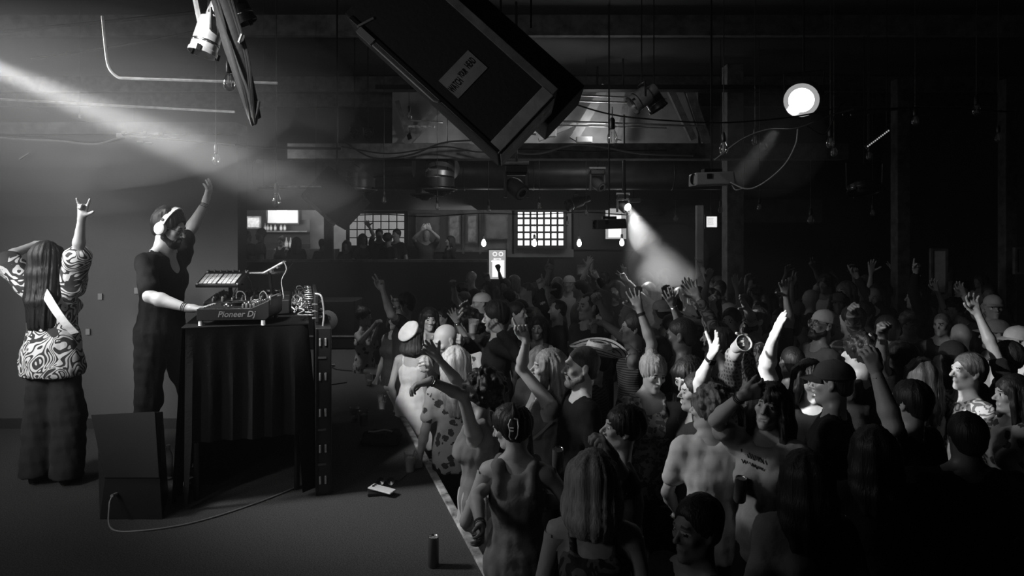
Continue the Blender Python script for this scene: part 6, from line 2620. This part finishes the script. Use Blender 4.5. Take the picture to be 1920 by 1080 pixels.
pp(1428, 574, 4.9, -86, 'bearded man in glasses and pale shirt gazing up left', 0, False, .40, 'receding', .05, arms=[A('R', (1410, 598), (1398, 575), 'flat', 'left', up=1)], head=(-84, 16, 0), top='tee', toptone=.60, topmat='leaf', detail=3, glasses='black', beard=True, beardtone=.02)
pp(1482, 590, 5.2, -120, 'dark person with one arm up behind the brightest hand', 0, False, .18, 'short', .01, arms=[A('L', (1484, 580), (1474, 556), 'open', 'cam', up=1)], top='tee', toptone=.02, detail=2)
v1 = pp(1352, 618, 4.15, -75, 'person in checked waistcoat with a tan cup held out to the right', 0, False, .40, 'tousled', .02, arms=[A('L', (1375, 668), (1392, 652), 'grip', 'fwd', ne=True)], head=(-100, 0, 0), top='half', toptone=.30, topmat='check', detail=3)
pp(1336, 728, 3.05, 165, 'person with short curly hair and white tee seen from behind', 0, True, LT, 'curly', .14, arms=[dict(s='L', E=(.3, -.1, -1), W=(-.2, -.7, -.7))], head=(-130, 0, 0), top='tee', toptone=.55, bottom='pants', bottone=.02, detail=3)
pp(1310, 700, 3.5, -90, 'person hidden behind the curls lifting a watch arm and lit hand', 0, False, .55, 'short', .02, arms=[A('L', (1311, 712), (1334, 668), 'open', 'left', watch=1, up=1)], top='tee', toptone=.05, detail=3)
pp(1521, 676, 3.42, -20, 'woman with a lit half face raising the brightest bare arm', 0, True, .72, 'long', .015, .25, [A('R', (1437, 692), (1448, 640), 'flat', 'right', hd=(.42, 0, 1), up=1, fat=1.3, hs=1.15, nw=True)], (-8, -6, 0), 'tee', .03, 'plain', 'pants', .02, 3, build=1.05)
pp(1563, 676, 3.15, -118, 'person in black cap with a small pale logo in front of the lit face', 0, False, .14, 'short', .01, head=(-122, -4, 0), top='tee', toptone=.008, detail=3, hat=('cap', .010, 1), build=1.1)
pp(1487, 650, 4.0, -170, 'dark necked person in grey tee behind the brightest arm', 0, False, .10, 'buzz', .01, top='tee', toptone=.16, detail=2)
pp(1553, 580, 4.5, -84, 'man in knit cap and glasses laughing up to the left', 0, False, .16, 'short', .01, head=(-80, 14, 0), top='long', toptone=.10, detail=3, hat=('beanie', .30), glasses='metal', beard=True, beardtone=.01, mouth='open')
pp(1600, 574, 4.9, -150, 'person whose plaid sleeve is lifted over the crowd', 0, False, .3, 'short', .02, arms=[A('R', (1600, 612), (1598, 585), 'fist', 'cam', up=1)], top='long', toptone=.38, topmat='plaid', detail=2)
pp(1664, 592, 4.6, -170, 'person in white flower printed shirt lit from the left', 0, False, .3, 'short', .02, top='tee', toptone=.72, topmat='floral', detail=2, build=1.15)
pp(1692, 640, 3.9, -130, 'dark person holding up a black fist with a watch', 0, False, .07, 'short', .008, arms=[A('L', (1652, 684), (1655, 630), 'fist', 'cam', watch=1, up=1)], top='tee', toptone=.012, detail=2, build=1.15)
pp(1618, 628, 3.7, -140, 'dark haired person with a blurred bent hand overhead', 0, False, .30, 'curly', .010, arms=[A('L', (1606, 706), (1636, 672), 'relax', 'away', hd=(-.3, 0, 1), ne=False)], top='tee', toptone=.02, detail=2)
pp(1712, 714, 3.0, -150, 'person in dark top with long bent arm and watch before the patch', 0, False, .33, 'short', .012, arms=[A('L', (1676, 800), (1637, 682), 'relax', 'away', watch=1, up=1, fat=1.1)], top='tee', toptone=.012, detail=3, build=1.1)
pp(1730, 672, 3.75, 175, 'woman with straight brown hair in a white racer top at the right', 0, True, .33, 'long', .06, .34, top='tank', toptone=.6, detail=2)
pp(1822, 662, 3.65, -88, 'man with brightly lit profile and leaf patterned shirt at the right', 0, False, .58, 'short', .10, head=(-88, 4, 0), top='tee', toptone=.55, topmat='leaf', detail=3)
pp(1871, 600, 4.7, -110, 'person in dim cap behind the long raised forearm', 0, False, .2, 'short', .02, top='tee', toptone=.25, detail=2, hat=('cap', .20))
pp(1892, 640, 4.1, -120, 'dark person with long raised forearm at the right border', 0, False, .26, 'short', .01, arms=[A('L', (1862, 652), (1834, 590), 'wave', 'cam', up=1)], top='tee', toptone=.012, detail=2)
pp(1803, 606, 4.9, 175, 'person in pale smooth shirt seen from behind before the dark cap', 0, False, .3, 'bald', top='tee', toptone=.45, detail=1)
pp(1788, 640, 4.0, 170, 'person wearing a black cap before the pale shirt', 0, False, .1, 'short', .01, top='tee', toptone=.012, detail=1, hat=('backcap', .01))
pp(1911, 612, 4.4, -90, 'person cut by the right border with pale cap and bright collar', 0, False, .25, 'short', .02, top='tee', toptone=.5, detail=2, hat=('cap', .22))
pp(1905, 704, 3.4, -100, 'person in flower printed dress at the right border', 0, True, .2, 'long', .012, .3, top='tee', toptone=.35, topmat='floral', detail=2)
pp(1712, 742, 3.35, -70, 'person with a bright white hair ribbon low in front of the raised arm', 0, True, .3, 'updo', .01, top='tee', toptone=.02, detail=2, hat=('band', .8))
pp(1815, 775, 2.65, 170, 'broad person in black filling the lower right', 0, False, .08, 'short', .008, top='tee', toptone=.006, detail=1, build=1.3)
pp(1640, 800, 2.6, 175, 'person in black standing left of the broad one in the lower right', 0, False, .08, 'long', .008, .3, top='tee', toptone=.006, detail=1, build=1.1)
# ---- nearest row
r1 = pp(968, 762, 3.25, 172, 'woman with a claw clip in dark hair and a ribbed top seen from behind', 0, True, .36, 'clip', .010, arms=[dict(s='R', E=(-.55, -.25, -.8), W=(.1, -.9, .2)), dict(s='L', E=(.4, .1, -1), W=(.0, -.8, -.5))], top='tank', toptone=.16, bottom='pants', bottone=.03, detail=3, at=True)
r2 = pp(948, 756, 3.55, -115, 'woman in a white ruffled top leaning on the stage edge with a bracelet', 0, True, .36, 'ponytail', .015, .25, [A('L', (893, 930), (900, 985), 'relax', 'left', band=1, ne=True)], (-110, -20, 0), 'ruffle', .55, 'plain', 'pants', .03, 3, at=True)
r3 = pp(1112, 846, 2.6, 172, 'woman with blonde bob and dark print dress at the bottom centre', 0, True, .34, 'bob', .30, .23, head=(160, 0, 0), top='strap', toptone=.10, topmat='leaf', bottom='skirt', bottone=.05, detail=3, at=True)
r4 = pp(1180, 760, 2.82, -92, 'woman with dark bun in profile sipping from a can', 0, True, .36, 'bun', .010, arms=[A('L', (1176, 910), (1150, 856), 'grip', 'left', hd=(-.5, 0, .8)), dict(s='R', E=(-.2, -.2, -1), W=(.4, -1, .3))], head=(-86, 8, 0), top='half', toptone=.12, bottom='pants', bottone=.03, detail=3)
r5 = pp(1452, 716, 2.95, -28, 'smiling woman with fringe resting one hand on her head', 0, True, .34, 'bangs', .035, .62, [A('R', (1342, 788), (1388, 744), 'relax', 'away', hd=(.9, 0, .3), up=1, band=1, ne=True, fat=1.05)], (-34, 8, 8), 'tee', .30, 'plain', 'pants', .03, 3, 'smile')
r6 = pp(1512, 846, 2.32, 178, 'person with long dark hair and a tan jacket at the bottom right of the fringe', 0, True, .3, 'long', .020, .30, top='long', toptone=.14, detail=2)
r7 = pp(1312, 930, 2.05, -60, 'dim face turned left low in the darkness of the bottom', 0, False, .13, 'short', .01, top='tee', toptone=.008, detail=2)

# ---------------------------------------------------------------- things held or worn
strap(r1, [(1012, 880), (1022, 893), (1040, 915), (1062, 940)], r1['D'], .02, 'bag_strap', .5, lift=.03)
strap(pr1, [(1035, 790), (1015, 810), (1000, 822), (990, 830)], pr1['D'], .016, 'bag_strap', .35, lift=.02)
# claw clip
k_ = r1['k']
cc = MB()
c_ = r1['hc']
Rh_ = r1['Rh']


def hp(x, y, z):
    return tuple(c_ + Rh_ @ (np.array([x, y, z]) * k_))


for pts_ in ([(-.022, .135, .085), (-.028, .148, .055), (-.024, .146, .010), (-.012, .140, -.012)], [(.012, .135, .085), (.022, .148, .060), (.014, .149, .030), (.018, .148, .0), (.010, .140, -.015)],
             [(-.022, .135, .085), (-.005, .140, .090)], [(-.004, .150, .045), (.022, .150, .045)], [(-.004, .150, .030), (.018, .150, .030)]):
    cc.tube([hp(*p) for p in pts_], .0035, M['white'], 6)
cc.build('claw_clip', r1['root'], smooth=True)


def held_cup(p, label, tilt=(0, 0, 1), cup_=True, mt=None, s=1.0):
    root_ = empty('plastic_cup' if cup_ else 'drink_can', p, label, 'cup' if cup_ else 'can')
    R_ = frame_to(tilt)
    mb_ = MB()
    if cup_:
        mb_.lathe([(.0001, -.058 * s), (.030 * s, -.058 * s), (.043 * s, .055 * s), (.046 * s, .058 * s), (.043 * s, .060 * s), (.029 * s, -.054 * s), (.0001, -.054 * s)], mt or M['cup'], R=R_, n=20)
        mb_.build('cup_wall', root_, smooth=True)
        mb_ = MB()
        mb_.lathe([(.0001, -.053 * s), (.028 * s, -.053 * s), (.036 * s, .02 * s), (.0001, .02 * s)], M['liquid'], R=R_, n=18)
        mb_.build('drink', root_, smooth=True)
    else:
        mb_.lathe([(.0001, -.062), (.024, -.062), (.029, -.054), (.029, .050), (.026, .060)], M['darkgrey'], R=R_, n=20)
        mb_.build('can_body', root_, smooth=True)
        mb_ = MB()
        mb_.lathe([(.026, .060), (.0262, .063), (.023, .061), (.022, .058), (.0001, .058)], M['chrome'], R=R_, n=20)
        mb_.build('can_rim', root_, smooth=True)
    return root_


held_cup(c22['grip']['L'], 'small cup in the hand stretched out above the straw hat')
M['tancup'] = mat('translucent_tan_cup', 0.5, 0.4)
held_cup(v1['grip']['L'], 'large tan cup tipped toward the lens beside the checked waistcoat', (.1, -.9, .4), True, M['tancup'], 1.15)
held_cup(P(887, 612, 5.7), 'clear cup held up in front of the young man in profile', (.1, 0, 1))
held_cup(P(807, 640, 5.3), 'ribbed clear cup raised beside the bald man', (.1, 0, 1), s=1.0)
held_cup(P(1131, 842, 3.28), 'black can at the lips of the woman with the dark bun', (.25, -.2, 1), False)
held_cup(P(1046, 862, 3.4), 'dark can held between the claw clip woman and the bun woman', (0, -.3, 1), False)
held_cup(P(1388, 918, 3.3), 'black can held low beside the print of the fringe woman', (0, -.2, 1), False)
# marks on shirts
def adopt(o, root):
    X = Matrix.Rotation(root.rotation_euler[2], 4, 'Z')
    X.translation = root.location
    o.parent = root
    o.matrix_parent_inverse = X.inverted()
    return o


def on_body(info, px, py, D, lift=.02):
    """point on the front of someone's clothes seen at a pixel"""
    a = info['Rw'].T @ (P(px, py, D - .6) - info['loc'])
    b = info['Rw'].T @ (P(px, py, D + .6) - info['loc'])
    h_ = sdf_hit(info['torso'], a, b, 120)
    if h_ is None:
        return None
    return info['Rw'] @ (h_ + unit(a - b) * lift) + info['loc']


def marks(info, strokes, D, m, r, name, lift=.012):
    mb_ = MB()
    for st_ in strokes:
        q_ = [on_body(info, x, y, D, lift) for x, y in st_]
        if all(v is not None for v in q_):
            mb_.tube(q_, r, m, 4)
    if mb_.v:
        adopt(mb_.build(name, None), info['root'])


rr = np.random.RandomState(5)
marks(r5, [[(1391 + 5 * i + rr.uniform(-1, 1), 861 + 2.2 * i), (1394 + 5 * i, 867 + 2.2 * i + rr.uniform(-2, 2)), (1396 + 5 * i, 862 + 2.2 * i)] for i in range(8)], r5['D'], M['ink'], .0028, 'shirt_print')
marks(r5, [[(1390 + 5 * i, 842 + 2.4 * i), (1393 + 5 * i, 852 + 2.4 * i + rr.uniform(-3, 3))] for i in range(10)], r5['D'], M['ink'], .004, 'shirt_print')
marks(cr1, [[(1089, 787), (1096, 789), (1102, 791)], [(1094, 784), (1093, 778), (1098, 772)], [(1098, 774), (1100, 782)], [(1093, 788), (1092, 793)]], cr1['D'], M['paper'], .004, 'shirt_emblem')

# ---------------------------------------------------------------- deeper crowd: smaller, darker, lighter meshes
rr = np.random.RandomState(21)
far = []
styles = ['short', 'long', 'buzz', 'bob', 'short', 'receding', 'curly', 'wavy', 'short', 'bald']
for D, x0, x1, n_ in ((6.7, 1440, 1890, 6), (7.5, 930, 1900, 13), (8.4, 880, 1890, 15), (9.3, 850, 1900, 16), (10.4, 840, 1900, 16), (11.5, 850, 1890, 14)):
    for i in range(n_):
        px = x0 + (x1 - x0) * (i + .5) / n_ + rr.uniform(-14, 14)
        Hh = rr.uniform(1.58, 1.84)
        d_ = D + rr.uniform(-.3, .3)
        if any(abs((px - CX) / F * d_ - x_) < .42 and abs(d_ - y_) < .42 for x_, y_ in ((3.0, 11.0), (3.1, 9.6), (5.98, 10.5), (7.6, 10.5))):
            continue
        far.append((px, HY + (ZC - FZ - Hh) * F / d_, d_))
hairw = {'short': 'short haired', 'long': 'long haired', 'buzz': 'cropped', 'bob': 'bob haired', 'receding': 'high browed', 'curly': 'curly', 'wavy': 'wavy haired', 'bald': 'bald'}
for i, (px, py, D) in enumerate(far):
    st_ = styles[rr.randint(len(styles))]
    fem = st_ in ('long', 'bob', 'wavy')
    arms_ = []
    q = rr.rand()
    sc_ = F / D
    if q < .38:
        sd = 'L' if rr.rand() < .6 else 'R'
        dx = rr.uniform(-.30, -.05) * sc_
        arms_ = [A(sd, (px + dx * .8, py + .10 * sc_), (px + dx + rr.uniform(-.1, .1) * sc_, py - rr.uniform(.05, .16) * sc_), ['open', 'point', 'wave', 'fist', 'flat', 'peace'][rr.randint(6)], 'cam', up=1)]
    hat = None
    if rr.rand() < .13:
        hat = ('cap' if rr.rand() < .6 else 'backcap', rr.uniform(.1, .6))
    yw = rr.uniform(-120, -20) if px > 900 else rr.uniform(-100, -40)
    doing = ('left' if arms_ and arms_[0]['s'] == 'L' else 'right') + ' arm up' if arms_ else 'arms down'
    zone = 'left of the thin post' if px < 1300 else 'between the posts' if px < 1365 else 'past the thick post' if px < 1600 else 'at the far right'
    row = 'front' if D < 8 else 'middle' if D < 9.8 else 'rear'
    tt = float(rr.choice([.015, .03, .08, .2, .4]))
    lab = '%s %sdancer, %s top, %s, %s crowd, %s' % (hairw[st_], 'capped ' if hat else '', {.015: 'black', .03: 'dark', .08: 'dim', .2: 'grey', .4: 'pale'}[tt], doing, row, zone)
    pp(px, py, D, yw, lab, 0, fem, rr.choice([.12, .25, .34, .38]), st_, rr.choice([.01, .02, .03, .12]), rr.uniform(.2, .4), arms_, top=rr.choice(['tee', 'tee', 'tank', 'long']), toptone=tt,
       bottom='pants', bottone=.02, detail=1 if D < 8.3 else 0, hat=hat, group='dancers deep in the crowd', seed=i, at=True)

# ---------------------------------------------------------------- people at the raised rear bar
bar = [(463, 432, 14.6, 150, 'short', 'leftmost', ()), (490, 428, 14.6, -70, 'short', 'second from the left', ()), (556, 444, 14.6, 175, 'bob', 'broad black dressed', ()), (604, 448, 14.6, 165, 'short', 'lone', ()), (650, 450, 14.6, -10, 'long', 'long haired', ()),
       (680, 438, 14.6, 30, 'long', 'straight haired', ()), (711, 429, 14.6, 10, 'short', 'arm raising', [A('R', (700, 440), (692, 425), 'open', 'cam', up=1)]), (727, 438, 14.4, 150, 'curly', 'curly haired', ()), (744, 429, 14.6, -30, 'short', 'tallest', ()),
       (799, 431, 14.6, 5, 'bald', 'head holding', [A('L', (822, 446), (808, 432), 'relax', 'away'), A('R', (776, 447), (790, 433), 'relax', 'away')]), (845, 442, 14.6, -60, 'long', 'rightmost', ())]
place = ['before the shelf edge', 'before the little picture', 'in front of the grey panel gap', 'before the pale panel', 'below the small hanging speaker', 'at the left of the dim window', 'before the dim window', 'at the centre of the dim window', 'at the right of the dim window', 'before the widest framed picture', 'below the narrow framed picture']
for i, (px, py, D, yw, st_, nm_, ar) in enumerate(bar):
    pp(px, py, D, yw, '%s dark guest on the raised floor %s' % (nm_, place[i]), .54, st_ in ('long', 'bob'), .25, st_, .02, .3, ar, top='tee', toptone=.02 if i != 9 else .05, detail=0, group='guests on the raised rear floor', seed=i)
pp(528, 443, 15.6, -10, 'bar tender facing out under the rear television', .54, True, .4, 'updo', .03, top='tank', toptone=.03, detail=1)
print('QUADTRIS', NV)
for l_ in LOG[:70]:
    if not 1.5 < l_[1] < 1.93:
        print('HEIGHT', l_)
